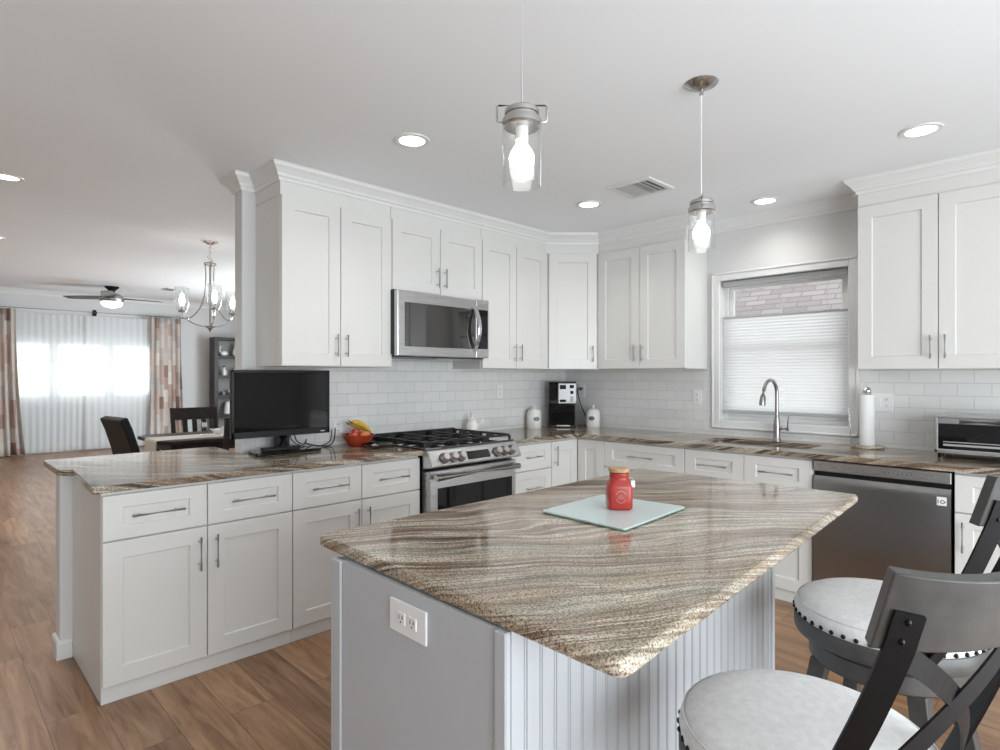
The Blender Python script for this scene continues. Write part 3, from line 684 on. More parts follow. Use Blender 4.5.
# ------------------------------------------------------------------ outlets
def outlet(label, loc, rz, gangs=('duplex',), horizontal=False):
    """plate in local xz, front to -y"""
    w = 0.070 + 0.046*(len(gangs)-1); h = 0.115
    t = thing('wall_outlet', label, 'outlet', loc, rz, 'electrical outlets')
    if horizontal: pw, ph = 0.138, 0.075
    else: pw, ph = w, h
    bm = nb(); box(bm, -pw/2, pw/2, -0.006, 0.0, -ph/2, ph/2, 0.003, 2); obj('cover_plate', bm, 'plate_white', t)
    for i, g in enumerate(gangs):
        x = (i-(len(gangs)-1)/2)*0.046
        if g == 'switch':
            bm = nb(); box(bm, x-0.016, x+0.016, -0.010, -0.0055, -0.033, 0.033, 0.002); obj('rocker_switch', bm, 'plate_white', t)
        else:
            rc = nb(); sl = nb()
            for s in (-1, 1):
                if horizontal: c = (s*0.021, 0.0)
                else: c = (x, s*0.0195)
                box(rc, c[0]-0.015, c[0]+0.015, -0.0085, -0.0055, c[1]-0.014, c[1]+0.014, 0.004, 2)
                for q in (-1, 1): box(sl, c[0]+q*0.006-0.0013, c[0]+q*0.006+0.0013, -0.0089, -0.0083, c[1]-0.002, c[1]+0.007)
                box(sl, c[0]-0.002, c[0]+0.002, -0.0089, -0.0083, c[1]-0.010, c[1]-0.006)
            obj('receptacle', rc, 'plate_white', t); obj('slot', sl, 'slot', t)
    return t
TB = YB-0.008; TLX = XL+0.008
outlet('white horizontal outlet on the plain end of the island', (-1.088, IY0+0.002, 0.812), 0, horizontal=True)
outlet('white outlet on the tile between wall cabinet and sink window', (-2.164, TB, 1.20), 0)
outlet('white switch and outlet plate on the tile behind the paper towels', (-0.925, TB, 1.197), 0, ('switch', 'duplex'))
outlet('white outlet on the tile right beside the coffee maker with its plug', (-3.285, TB, 1.225), 0)
outlet('white outlet on the tile between range and corner canister', (TLX, 3.47, 1.235), R90)
outlet('white outlet low on the tile between television and fruit bowl', (TLX, 1.967, 1.025), R90)

# ------------------------------------------------------------------ dishwasher
DX0, DX1 = -1.138, -0.490
t = thing('dishwasher', 'stainless steel dishwasher with pocket handle under the counter', 'dishwasher', ((DX0+DX1)/2, FY, 0))
hw = (DX1-DX0)/2-0.004
bm = nb(); box(bm, -hw, hw, 0.0, 0.58, 0.06, 0.878); box(bm, -hw, hw, 0.03, 0.5, 0.0, 0.06); obj('tub_housing', bm, 'black', t)
bm = nb(); n = 10; pr = []
# slightly bowed front with a curled-in handle lip
prof = [(0.0, 0.075), (-0.040, 0.078), (-0.043, 0.2), (-0.045, 0.5), (-0.044, 0.70), (-0.040, 0.755), (-0.034, 0.783), (-0.028, 0.79), (-0.004, 0.79), (0.0, 0.79)]
L0 = [bm.verts.new((-hw, y, z)) for y, z in prof]; L1 = [bm.verts.new((hw, y, z)) for y, z in prof]
for k in range(len(prof)-1):
    f = bm.faces.new((L0[k], L0[k+1], L1[k+1], L1[k])); f.smooth = 1 <= k <= 6
bm.faces.new(L0); bm.faces.new(L1[::-1]); obj('door', bm, 'steel_v', t)
bm = nb(); box(bm, -hw, hw, -0.034, 0.0, 0.815, 0.876, 0.003); cp = obj('control_panel', bm, 'steel', t)
bm = nb()
for x in (-0.22, -0.205, 0.225, 0.24): box(bm, x-0.006, x+0.006, -0.0345, -0.0335, 0.842, 0.850)
for k in range(5): box(bm, -0.16+k*0.03, -0.157+k*0.03, -0.0345, -0.0335, 0.842, 0.848)
for k in range(7): box(bm, 0.03+k*0.02, 0.036+k*0.02, -0.0345, -0.0335, 0.841, 0.849)
obj('control_marks', bm, 'vent_grey', cp)
text('logo_lettering', 'LG', 0.018, 'vent_grey', cp, (-hw+0.035, -0.0345, 0.848), (PI/2, 0, 0))
bm = nb(); box(bm, hw-0.058, hw-0.017, -0.0462, -0.044, 0.706, 0.750, 0.001); bd = obj('badge', bm, 'plate_white', t); bd['label'] = 'white energy badge with dark ring'
bm = nb(); tube(bm, [(hw-0.033+0.0085*math.cos(a), -0.0465, 0.726+0.0075*math.sin(a)) for a in [2*PI*k/20 for k in range(20)]], 0.0019, 6, True); box(bm, hw-0.053, hw-0.050, -0.0468, -0.0455, 0.717, 0.735); box(bm, hw-0.024, hw-0.0185, -0.0468, -0.0455, 0.7245, 0.7275); box(bm, hw-0.056, hw-0.051, -0.0468, -0.0455, 0.731, 0.734)
obj('badge_symbol', bm, 'black', bd)
bm = nb(); box(bm, -hw, hw, -0.002, 0.03, 0.0, 0.072); obj('toe_kick', bm, 'black', t)

# ------------------------------------------------------------------ sink and faucet
t = thing('kitchen_sink', 'undermount stainless sink set in the granite below the window', 'sink', (-1.5725, 4.035, 0.70))
bm = nb(); a, b = 0.36, 0.172; zz = 0.183
def rr(a, b, z): return [(x, y, z) for x, y in rounded([(-a, -b), (a, -b), (a, b), (-a, b)], 0.05)]
rings = [[bm.verts.new(p) for p in rr(*q)] for q in ((a+0.012, b+0.012, zz), (a, b, zz), (a-0.005, b-0.005, 0.02), (a-0.04, b-0.04, 0.0))]
for A_, B_ in zip(rings, rings[1:]):
    for k in range(len(A_)): bm.faces.new((A_[k], A_[(k+1) % len(A_)], B_[(k+1) % len(A_)], B_[k]))
bm.faces.new(rings[-1]); obj('basin', bm, 'steel', t)
bm = nb(); lathe(bm, [(0.0, 0.004), (0.03, 0.004), (0.042, 0.006), (0.045, 0.002)], 20); obj('drain', bm, 'chrome', t)
t = thing('kitchen_faucet', 'brushed nickel gooseneck pull-down faucet behind the sink', 'faucet', (-1.540, 4.255, CT1))
bm = nb(); lathe(bm, [(0.0, 0.0), (0.029, 0.0), (0.029, 0.006), (0.024, 0.012), (0.022, 0.03), (0.023, 0.10), (0.019, 0.14), (0.015, 0.17), (0, 0.17)], 24); obj('faucet_body', bm, 'steel_dark', t)
bm = nb(); pts = [(0, 0, 0.16), (0, 0, 0.30)]
for k in range(13):
    a = PI*k/12*0.93; pts.append((-0.012*(1-math.cos(a)), -0.085*(1-math.cos(a)), 0.33+0.092*math.sin(a)))
tube(bm, Q(pts), 0.0125, 12); obj('spout', bm, 'steel_dark', t)
bm = nb(); e = Vector(pts[-1]); tube(bm, [e+Vector((0, 0, 0.012)), e+Vector((-0.002, -0.012, -0.04)), e+Vector((-0.003, -0.02, -0.085)), e+Vector((-0.004, -0.022, -0.10))], [0.014, 0.018, 0.021, 0.019], 14); obj('spray_head', bm, 'steel_dark', t)
bm = nb(); tube(bm, [(0.02, 0.0, 0.085), (0.075, 0.004, 0.085)], 0.015, 14); tube(bm, [(0.068, 0.004, 0.09), (0.071, 0.004, 0.13), (0.077, 0.006, 0.175)], [0.006, 0.0055, 0.005], 8); obj('lever_handle', bm, 'steel_dark', t)

# ------------------------------------------------------------------ range
RY0, RY1 = 2.186, 2.946
t = thing('gas_range', 'stainless slide-in gas range with six knobs and black grates', 'range', (-3.14, (RY0+RY1)/2, 0), R90)
# local: x along world y, front towards -y (world +x). world x = -3.14 - ylocal
RW = (RY1-RY0)/2
def fy(xw): return -(xw+3.14)
bm = nb(); box(bm, -RW, RW, fy(-2.88), fy(-3.485), 0.06, 0.905); box(bm, -RW+0.02, RW-0.02, fy(-2.9), fy(-3.4), 0, 0.06); obj('oven_body', bm, 'black', t)
bm = nb(); box(bm, -RW-0.006, RW+0.006, fy(-2.83), fy(-3.487), 0.915, 0.926, 0.003); obj('cooktop', bm, 'mirror_glass', t)
bm = nb(); prof = [(fy(-2.86), 0.80), (fy(-2.765), 0.812), (fy(-2.757), 0.822), (fy(-2.80), 0.902), (fy(-2.815), 0.914), (fy(-2.86), 0.916)]
L0 = [bm.verts.new((-RW-0.008, y, z)) for y, z in prof]; L1 = [bm.verts.new((RW+0.008, y, z)) for y, z in prof]
for k in range(len(prof)): bm.faces.new((L0[k], L0[(k+1) % 6], L1[(k+1) % 6], L1[k]))
bm.faces.new(L0[::-1]); bm.faces.new(L1); cpn = obj('control_panel', bm, 'steel', t, bevel=0.006)
slope = math.atan2(0.043, 0.08)   # panel leans back
pm = Matrix.Rotation(-slope, 4, 'X')
pn = Vector((0, -math.cos(slope), math.sin(slope)))
pc = Vector((0, (fy(-2.757)+fy(-2.80))/2, 0.862))
for x in (-0.285, -0.215, -0.15, 0.165, 0.232, 0.30):
    bm = nb(); mt = Vector((0, 0, 1)).rotation_difference(pn).to_matrix()
    lathe(bm, [(0, 0.040), (0.021, 0.040), (0.0245, 0.036), (0.026, 0.014), (0.030, 0.009), (0.031, 0.0)], 24, pc+Vector((x, 0, 0)), True, mt); k = obj('knob', bm, 'steel', t)
    bm = nb(); lathe(bm, [(0.0315, 0.0005), (0.0335, 0.0005), (0.0335, 0.007), (0.0315, 0.007)], 24, pc+Vector((x, 0, 0)), True, mt); obj('knob_ring', bm, 'black', k)
bm = nb(); box(bm, -0.095, 0.10, -0.002, 0.002, -0.027, 0.027, 0.001, 1, pm.to_3x3())
for v in bm.verts: v.co += pc + pn*0.001 - Vector((0, 0, 0))
obj('display_screen', bm, 'display', cpn)
bm = nb(); box(bm, -RW+0.003, RW-0.003, fy(-2.80), fy(-2.878), 0.235, 0.790, 0.006); dr = obj('oven_door', bm, 'steel', t)
bm = nb(); box(bm, -RW+0.065, RW-0.045, fy(-2.797), fy(-2.801), 0.34, 0.680, 0.001); obj('door_window', bm, 'black_gloss', dr)
bm = nb(); tube(bm, [(-RW+0.02, fy(-2.757), 0.752), (RW-0.02, fy(-2.757), 0.752)], 0.021, 14)
for s in (-1, 1): box(bm, s*(RW-0.035)-0.012, s*(RW-0.035)+0.012, fy(-2.757), fy(-2.802), 0.745, 0.771, 0.004)
obj('door_handle', bm, 'steel', dr)
bm = nb(); box(bm, -RW+0.003, RW-0.003, fy(-2.80), fy(-2.878), 0.065, 0.225, 0.006); wdw = obj('warming_drawer', bm, 'steel', t)
bm = nb(); box(bm, -RW-0.004, RW+0.004, fy(-3.452), fy(-3.486), 0.926, 0.967, 0.004); obj('rear_trim', bm, 'black', t)
for i, x in enumerate((-0.255, 0.0, 0.255)):
    bm = nb(); ww = 0.118
    y0_, y1_ = fy(-2.86), fy(-3.44)
    zt = 0.962; s = 0.006
    for q in (-ww, ww): box(bm, x+q-s, x+q+s, y0_, y1_, zt-0.014, zt, 0.003)
    for q in (y0_, (y0_+y1_)/2, y1_): box(bm, x-ww, x+ww, q-s, q+s, zt-0.014, zt, 0.003)
    for cyy in ((y0_*0.75+y1_*0.25), (y0_*0.25+y1_*0.75)):
        box(bm, x-ww, x-0.035, cyy-s, cyy+s, zt-0.014, zt, 0.003); box(bm, x+0.035, x+ww, cyy-s, cyy+s, zt-0.014, zt, 0.003)
        box(bm, x-s, x+s, cyy-0.12, cyy-0.035, zt-0.014, zt, 0.003); box(bm, x-s, x+s, cyy+0.035, cyy+0.12, zt-0.014, zt, 0.003)
    for q in (-ww, ww):
        for yy in (y0_, (y0_+y1_)/2, y1_): box(bm, x+q-0.008, x+q+0.008, yy-0.008, yy+0.008, 0.926, zt-0.01, 0.002)
    obj('grate', bm, 'iron', t)
    for cyy in ((y0_*0.75+y1_*0.25), (y0_*0.25+y1_*0.75)):
        bm = nb(); lathe(bm, [(0.0, 0.945), (0.028, 0.945), (0.033, 0.941), (0.033, 0.936), (0.044, 0.934), (0.046, 0.9262)], 20, (x, cyy, 0)); obj('burner', bm, 'iron', t)

# ------------------------------------------------------------------ microwave
t = thing('microwave', 'stainless over-the-range microwave with curved vertical handle', 'microwave', (-3.10, 2.548, 1.493), R90)
def my(xw): return -(xw+3.10)
MW = 0.399
bm = nb(); box(bm, -MW, MW, my(-3.115), my(-3.491), 0.012, 0.423); obj('housing', bm, 'black', t)
bm = nb(); box(bm, -MW, 0.27, my(-3.075), my(-3.114), 0.0, 0.418, 0.006, 2); dr = obj('door', bm, 'steel', t)
bm = nb(); box(bm, 0.273, MW, my(-3.075), my(-3.114), 0.0, 0.418, 0.006, 2); cp = obj('control_panel', bm, 'steel', t)
bm = nb(); box(bm, 0.285, MW-0.012, my(-3.0742), my(-3.0755), 0.065, 0.345, 0.0004); obj('touch_screen', bm, 'black_gloss', cp)
bm = nb(); box(bm, -MW+0.055, 0.262, my(-3.0742), my(-3.0755), 0.062, 0.345, 0.0004); obj('door_window', bm, 'mirror_glass', dr)
bm = nb(); hp = []; nn = []
for k in range(15):
    u = k/14; z = 0.045+0.325*u; hp.append((0.255+0.0*u, my(-3.076)-0.055*math.sin(PI*u)-0.004, z)); nn.append((0, -1, 0.0))
strap(bm, hp, nn, 0.030, 0.012); obj('door_handle', bm, 'chrome', dr, bevel=0.004)
bm = nb(); box(bm, -MW+0.01, MW-0.01, my(-3.12), my(-3.46), -0.006, 0.012); obj('vent_underside', bm, 'black', t)
bm = nb(); box(bm, 0.02, 0.35, my(-3.2), my(-3.4), -0.012, -0.005); obj('vent_filter', bm, 'silver_plastic', t)
bm = nb(); lathe(bm, [(0.0, 0.0), (0.0075, 0.0), (0.0075, 0.001), (0, 0.001)], 20, (-MW+0.045, my(-3.0748), 0.032), True, Matrix.Rotation(PI/2, 3, 'X')); obj('logo', bm, 'silver_plastic', dr)
text('logo_lettering', 'LG', 0.014, 'silver_plastic', dr, (-MW+0.066, my(-3.0748), 0.032), (PI/2, 0, 0))

# ------------------------------------------------------------------ television
t = thing('television', 'small black flat-screen television standing on the peninsula counter', 'television', (-3.35, 1.531, CT1+0.0015), R90)
bm = nb(); box(bm, -0.296, 0.296, -0.004, 0.028, 0.097, 0.484, 0.006, 2); box(bm, -0.22, 0.22, 0.026, 0.055, 0.14, 0.42, 0.012, 2); bz = obj('housing', bm, 'black', t)
bm = nb(); z0, z1 = 0.098, 0.483
box(bm, -0.296, -0.282, -0.010, -0.003, z0, z1, 0.002); box(bm, 0.282, 0.296, -0.010, -0.003, z0, z1, 0.002); box(bm, -0.296, 0.296, -0.010, -0.003, z1-0.015, z1, 0.002); box(bm, -0.296, 0.296, -0.010, -0.003, z0, z0+0.036, 0.002)
obj('bezel', bm, 'black', t)
bm = nb(); box(bm, -0.283, 0.283, -0.0065, -0.0035, z0+0.034, z1-0.013); obj('screen', bm, 'screen_glass', t)
bm = nb(); box(bm, 0.235, 0.262, -0.0106, -0.0098, z0+0.012, z0+0.018); obj('maker_mark', bm, 'silver_plastic', t)
bm = nb(); box(bm, -0.045, 0.045, 0.0, 0.04, 0.02, 0.14, 0.008); tube(bm, [(0, 0.02, 0.012), (0, 0.02, 0.10)], [0.07, 0.035], 20); obj('stand_neck', bm, 'black', t)
bm = nb(); prism(bm, rounded([(-0.19, -0.075), (0.21, -0.075), (0.235, 0.08), (-0.165, 0.10)], 0.02), 0.0, 0.016); obj('stand_base', bm, 'black_gloss', t, bevel=0.004)
bm = nb(); box(bm, -0.13, 0.085, -0.055, 0.01, 0.0165, 0.036, 0.003)
o = obj('streaming_box', bm, 'black', None); tag(o, 'small flat black media box lying on the television stand', 'media box'); o.location = (-3.35, 1.531, CT1+0.0025); o.rotation_euler = (0, 0, R90)
bm = nb()
tube(bm, Q([(0.08, 0.03, 0.13), (0.10, 0.035, 0.06), (0.14, 0.02, 0.035), (0.17, 0.045, 0.06), (0.19, 0.08, 0.03), (0.29, 0.09, 0.006), (0.36, 0.10, 0.006), (0.40, 0.12, 0.04), (0.415, 0.135, 0.11)]), 0.0035, 6)
tube(bm, Q([(0.05, 0.03, 0.14), (0.07, 0.04, 0.07), (0.12, 0.05, 0.03), (0.20, 0.075, 0.012), (0.30, 0.105, 0.006), (0.37, 0.12, 0.03), (0.39, 0.135, 0.10)]), 0.003, 6)
obj('power_cord', bm, 'black', t)

# ------------------------------------------------------------------ fruit bowl, dish, jug
t = thing('fruit_bowl', 'red enamel bowl of fruit on the counter next to the range', 'bowl', (-3.34, 2.03, CT1))
bm = nb(); lathe(bm, [(0.0, 0.0), (0.055, 0.0), (0.062, 0.008), (0.086, 0.04), (0.106, 0.072), (0.103, 0.074), (0.082, 0.043), (0.058, 0.012), (0.0, 0.010)], 36); obj('bowl_shell', bm, 'red_bowl', t)
def fruit(name, label, cat, loc, r, m_, stem=True, sc=(1, 1, 0.92)):
    t = thing(name, label, cat, loc)
    bm = nb(); lathe(bm, [(0.0, r*0.78), (r*0.2, r*0.88), (r*0.55, r*0.86), (r*0.9, r*0.45), (r, 0), (r*0.88, -r*0.5), (r*0.5, -r*0.84), (0, -r*0.86)], 22); obj('fruit_flesh', bm, m_, t)
    bm = nb(); tube(bm, [(0, 0, r*0.75), (r*0.1, 0, r*1.1)], r*0.06, 6); obj('stem', bm, 'dark_wood', t)
fruit('apple', 'red apple at the back of the red fruit bowl', 'fruit', (-3.375, 2.03, CT1+0.072), 0.040, 'apple')
fruit('peach', 'orange-yellow peach at the front of the red fruit bowl', 'fruit', (-3.300, 2.055, CT1+0.062), 0.036, 'peach')
fruit('apple', 'second red apple beside the peach in the bowl', 'fruit', (-3.320, 1.985, CT1+0.064), 0.034, 'apple')
for i, (dy, dz, lab) in enumerate(((0.0, 0.0, 'yellow banana lying on top of the fruit bowl'), (0.030, -0.012, 'second banana tucked behind the top banana'))):
    t = thing('banana', lab, 'fruit', (-3.355-dy, 2.06, CT1+0.105+dz), 0, 'bananas')
    bm = nb(); pts = [(0.0, -0.075+0.0125*k, 0.048-0.075*(k/12.0)**1.1-0.018*math.sin(PI*k/12)*-1) for k in range(13)]
    tube(bm, pts, [0.007, 0.011, 0.015, 0.017, 0.018, 0.0185, 0.0185, 0.018, 0.0175, 0.0165, 0.0145, 0.010, 0.005], 8); obj('banana_flesh', bm, 'banana', t)
    bm = nb(); tube(bm, [(0, -0.074, 0.047), (0, -0.092, 0.058)], [0.006, 0.005], 6); obj('stem', bm, 'dark_wood', t)
t = thing('glass_dish', 'shallow dark glass dish in front of the fruit bowl', 'dish', (-3.165, 2.06, CT1))
bm = nb(); lathe(bm, [(0.0, 0.0), (0.055, 0.0), (0.085, 0.014), (0.10, 0.024), (0.097, 0.026), (0.08, 0.017), (0.05, 0.005), (0.0, 0.004)], 32); obj('dish', bm, 'dark_glass', t)
o = thing('metal_lid', 'small round metal lid lying in the dark glass dish', 'lid', (-3.16, 2.035, CT1+0.0085)); bm = nb(); lathe(bm, [(0, 0.012), (0.022, 0.012), (0.028, 0.006), (0.030, 0.0), (0, 0.0)], 20); obj('lid_disc', bm, 'chrome', o)
bm = nb(); lathe(bm, [(0, 0.02), (0.005, 0.018), (0.004, 0.011)], 10); obj('knob', bm, 'chrome', o)
t = thing('oil_jug', 'white ceramic cruet with spout behind the range on the counter', 'cruet', (-3.40, 3.075, CT1)); t.scale = (1.05, 1.05, 1.05)
bm = nb(); lathe(bm, [(0.0, 0.0), (0.042, 0.0), (0.046, 0.01), (0.046, 0.075), (0.036, 0.09), (0.036, 0.10), (0.038, 0.105), (0.030, 0.112), (0, 0.115)], 28); obj('jug_body', bm, 'ceramic', t)
bm = nb(); tube(bm, Q([(0.028, 0.028, 0.05), (0.05, 0.05, 0.085), (0.056, 0.056, 0.115)]), [0.012]*7+[0.011, 0.010, 0.009, 0.008, 0.007, 0.007], 10); obj('spout', bm, 'ceramic', t)
bm = nb(); lathe(bm, [(0.012, 0.11), (0.012, 0.14), (0.014, 0.145), (0.014, 0.158), (0, 0.16)], 16); obj('stopper', bm, 'ceramic', t)

# ------------------------------------------------------------------ canisters and coffee maker
def canister(label, loc, rz):
    t = thing('canister', label, 'canister', loc, rz, 'white ceramic canisters'); t.scale = (0.9, 0.9, 0.97)
    bm = nb(); lathe(bm, [(0.0, 0.0), (0.067, 0.0), (0.070, 0.004), (0.070, 0.118), (0.066, 0.13), (0, 0.13)], 36); obj('jar', bm, 'ceramic', t)
    bm = nb(); lathe(bm, [(0.069, 0.131), (0.067, 0.142), (0.055, 0.160), (0.030, 0.172), (0.010, 0.175), (0.008, 0.181), (0.017, 0.190), (0.015, 0.199), (0.0, 0.203)], 36); obj('lid', bm, 'ceramic', t)
    bm = nb(); lathe(bm, [(0.0, 0.004), (0.8, 0.004), (1.0, 0.0)], 24)
    for v in bm.verts:
        v.co = Vector((v.co.x*0.030, -0.0695-v.co.z+0.004*0+ (v.co.x*0.030)**2*6.5, v.co.y*0.020+0.085))
    obj('plaque', bm, 'pewter', t)
canister('white ceramic canister with dark oval plaque on the range side of the coffee maker', (-3.40, 3.80, CT1), math.radians(62))
canister('white ceramic canister with dark oval plaque on the window side of the coffee maker', (-3.085, 4.225, CT1), math.radians(25))
t = thing('coffee_maker', 'black and silver coffee maker standing in the corner', 'coffee maker', (-3.315, 4.072, CT1), math.radians(42)); t.scale = (0.98, 0.98, 1.2)
bm = nb(); box(bm, -0.115, 0.125, -0.09, 0.09, 0.0, 0.018, 0.004); box(bm, -0.115, 0.125, 0.02, 0.09, 0.018, 0.325, 0.004); box(bm, -0.115, -0.03, -0.09, 0.03, 0.175, 0.200, 0.003); box(bm, -0.12, 0.125, -0.095, 0.09, 0.325, 0.335, 0.003); obj('housing', bm, 'black', t)
bm = nb(); box(bm, -0.035, 0.125, -0.097, 0.03, 0.175, 0.324, 0.005); hd = obj('brew_head', bm, 'silver_plastic', t)
bm = nb(); box(bm, -0.022, 0.035, -0.0985, -0.0965, 0.28, 0.31, 0.001); box(bm, -0.022, 0.035, -0.0985, -0.0965, 0.186, 0.204, 0.001); box(bm, 0.066, 0.104, -0.0985, -0.0965, 0.285, 0.31, 0.001); box(bm, 0.072, 0.10, -0.0985, -0.0965, 0.245, 0.268, 0.001); obj('control_window', bm, 'display', hd)
bm = nb()
for k in range(3): box(bm, 0.07, 0.10, -0.0985, -0.0965, 0.19+k*0.014, 0.198+k*0.014, 0.001)
obj('button', bm, 'vent_grey', hd)
bm = nb(); box(bm, -0.113, -0.04, -0.088, 0.018, 0.20, 0.324, 0.004); obj('water_tank', bm, 'water_tank', t)
bm = nb(); box(bm, -0.10, 0.11, -0.088, 0.015, 0.019, 0.168, 0.008, 2); cf = obj('carafe_housing', bm, 'black_gloss', t)
bm = nb(); box(bm, -0.05, 0.07, -0.0925, -0.0875, 0.010, 0.018); obj('drip_tray_edge', bm, 'silver_plastic', t)
bm = nb(); ca, sa = math.cos(-math.radians(42)), math.sin(-math.radians(42))
def cl(x, y, z): dx, dy = (x+3.315)/0.98, (y-4.072)/0.98; return (dx*ca-dy*sa, dx*sa+dy*ca, (z-CT1)/1.2)
tube(bm, Q([cl(-3.285, 4.318, 1.248), cl(-3.30, 4.29, 1.247), cl(-3.30, 4.28, 1.22), cl(-3.255, 4.275, 1.10), cl(-3.19, 4.27, 0.99), cl(-3.15, 4.245, 0.925), cl(-3.11, 4.22, 0.93), cl(-3.125, 4.15, 0.93), cl(-3.16, 4.10, 0.925)]), 0.0045, 7)
box(bm, *[v for p in zip([c-0.012 for c in cl(-3.285, 4.315, 1.247)], [c+0.012 for c in cl(-3.285, 4.315, 1.247)]) for v in p], 0.003); obj('power_cord', bm, 'black', t)

# ------------------------------------------------------------------ paper towel holder, toaster oven
t = thing('paper_towel_holder', 'upright paper towel holder with round stone base beside the window', 'paper towel holder', (-0.985, 4.225, CT1))
bm = nb(); lathe(bm, [(0.0, 0.0), (0.088, 0.0), (0.091, 0.004), (0.091, 0.014), (0.088, 0.018), (0.0, 0.018)], 36); obj('base', bm, 'granite_counter', t)
bm = nb(); tube(bm, [(0, 0, 0.016), (0, 0, 0.345)], 0.008, 12); obj('post', bm, 'chrome', t)
bm = nb(); sphere(bm, (0, 0, 0.357), 0.026, seg=20); obj('finial', bm, 'chrome', t)
bm = nb(); tube(bm, [(-0.085, -0.012, 0.012), (-0.089, -0.014, 0.12), (-0.101, -0.018, 0.25)], 0.004, 8); obj('tension_arm', bm, 'chrome', t)
bm = nb(); lathe(bm, [(0.012, 0.0), (0.039, 0.0), (0.0405, 0.003), (0.0405, 0.312), (0.039, 0.315), (0.012, 0.315), (0.012, 0.0)], 40)
o = obj('paper_towel_roll', bm, 'paper'); o.location = (-0.985, 4.225, CT1+0.0185); tag(o, 'white paper towel roll standing on its holder by the window', 'paper towel')
t = thing('toaster_oven', 'stainless toaster oven with black glass door under the wall cabinet', 'toaster oven', (-0.385, 4.15, CT1)); t.scale = (1, 1, 1.1)
bm = nb(); box(bm, -0.225, 0.225, -0.13, 0.16, 0.020, 0.215, 0.012, 3); obj('housing', bm, 'silver_plastic', t)
bm = nb(); box(bm, -0.225, -0.208, -0.147, -0.128, 0.024, 0.206, 0.004); box(bm, -0.225, 0.225, -0.147, -0.128, 0.022, 0.045, 0.004); box(bm, 0.14, 0.225, -0.147, -0.128, 0.024, 0.206, 0.004); box(bm, -0.225, 0.225, -0.147, -0.128, 0.200, 0.212, 0.003); obj('face_frame', bm, 'steel', t)
bm = nb(); box(bm, -0.207, 0.139, -0.142, -0.130, 0.046, 0.199, 0.002); dr = obj('door', bm, 'black_gloss', t)
bm = nb(); box(bm, -0.207, 0.139, -0.146, -0.141, 0.172, 0.199, 0.002); obj('door_rail', bm, 'steel', dr)
bm = nb(); tube(bm, [(-0.11, -0.175, 0.186), (0.06, -0.175, 0.186)], 0.010, 10); tube(bm, [(-0.10, -0.175, 0.186), (-0.10, -0.143, 0.186)], 0.008, 8); tube(bm, [(0.05, -0.175, 0.186), (0.05, -0.143, 0.186)], 0.008, 8); obj('door_handle', bm, 'steel_dark', dr)
bm = nb(); box(bm, -0.185, 0.12, -0.1435, -0.1415, 0.062, 0.072); box(bm, -0.185, 0.12, -0.1435, -0.1415, 0.080, 0.084); obj('tray_lip', bm, 'silver_plastic', dr)
for zz in (0.075, 0.115, 0.155):
    bm = nb(); lathe(bm, [(0, 0.022), (0.014, 0.022), (0.016, 0.018), (0.017, 0.0)], 18, (0.183, -0.146, zz), True, Matrix.Rotation(PI/2, 3, 'X')); obj('knob', bm, 'black', t)
for x in (-0.2, 0.2):
    for y in (-0.11, 0.13):
        bm = nb(); lathe(bm, [(0, 0), (0.014, 0), (0.016, 0.021), (0, 0.021)], 12, (x, y, 0)); obj('foot', bm, 'black', t)

# ------------------------------------------------------------------ island: glass board and jar
t = thing('cutting_board', 'pale frosted glass cutting board lying on the island', 'cutting board', (-1.117, 1.652, 0.9145))
bm = nb(); prism(bm, rounded([(-0.158, -0.192), (0.168, -0.200), (0.150, 0.198), (-0.170, 0.165)], 0.012), 0.0025, 0.0085); obj('glass_sheet', bm, 'board', t, bevel=0.0012)
bm = nb(); prism(bm, rounded([(-0.1585, -0.1925), (0.1685, -0.2005), (0.1505, 0.1985), (-0.1705, 0.1655)], 0.012), 0.0022, 0.0055); obj('glass_edge', bm, 'board_edge', t)
for x in (-0.145, 0.14):
    for y in (-0.17, 0.155):
        bm = nb(); lathe(bm, [(0, 0), (0.007, 0), (0.007, 0.0025), (0, 0.0025)], 12, (x, y, 0)); obj('foot', bm, 'plate_white', t)
t = thing('ceramic_jar', 'square-sided red jar with wooden lid on the glass board', 'jar', (-1.112, 1.668, 0.9232), math.radians(44))
bm = nb(); rings = []
for h_, z, rad in ((0.036, 0.0, 0.016), (0.0425, 0.005, 0.018), (0.044, 0.012, 0.018), (0.044, 0.080, 0.018), (0.041, 0.092, 0.022), (0.034, 0.104, 0.028), (0.0325, 0.110, 0.030), (0.034, 0.116, 0.031), (0.034, 0.128, 0.031), (0.030, 0.129, 0.028)):
    rings.append([bm.verts.new((x, y, z)) for x, y in rounded([(-h_, -h_), (h_, -h_), (h_, h_), (-h_, h_)], rad, 6)])
for A_, B_ in zip(rings, rings[1:]):
    for k in range(len(A_)):
        f = bm.faces.new((A_[k], A_[(k+1) % len(A_)], B_[(k+1) % len(A_)], B_[k])); f.smooth = True
bm.faces.new(rings[0]); bm.faces.new(rings[-1]); jb = obj('jar_body', bm, 'red', t)
bm = nb(); lathe(bm, [(0, 0.130), (0.033, 0.130), (0.037, 0.132), (0.038, 0.142), (0.036, 0.145), (0, 0.146)], 32); obj('lid', bm, 'cork', t)
bm = nb(); yy = -0.0445
tube(bm, [(0.019*math.cos(a), yy, 0.048+0.021*math.sin(a)) for a in [math.radians(d_) for d_ in range(200, 341, 14)]], 0.0006, 5)
tube(bm, [(0.019*math.cos(a), yy, 0.048+0.021*math.sin(a)) for a in [math.radians(d_) for d_ in range(20, 161, 14)]], 0.0006, 5)
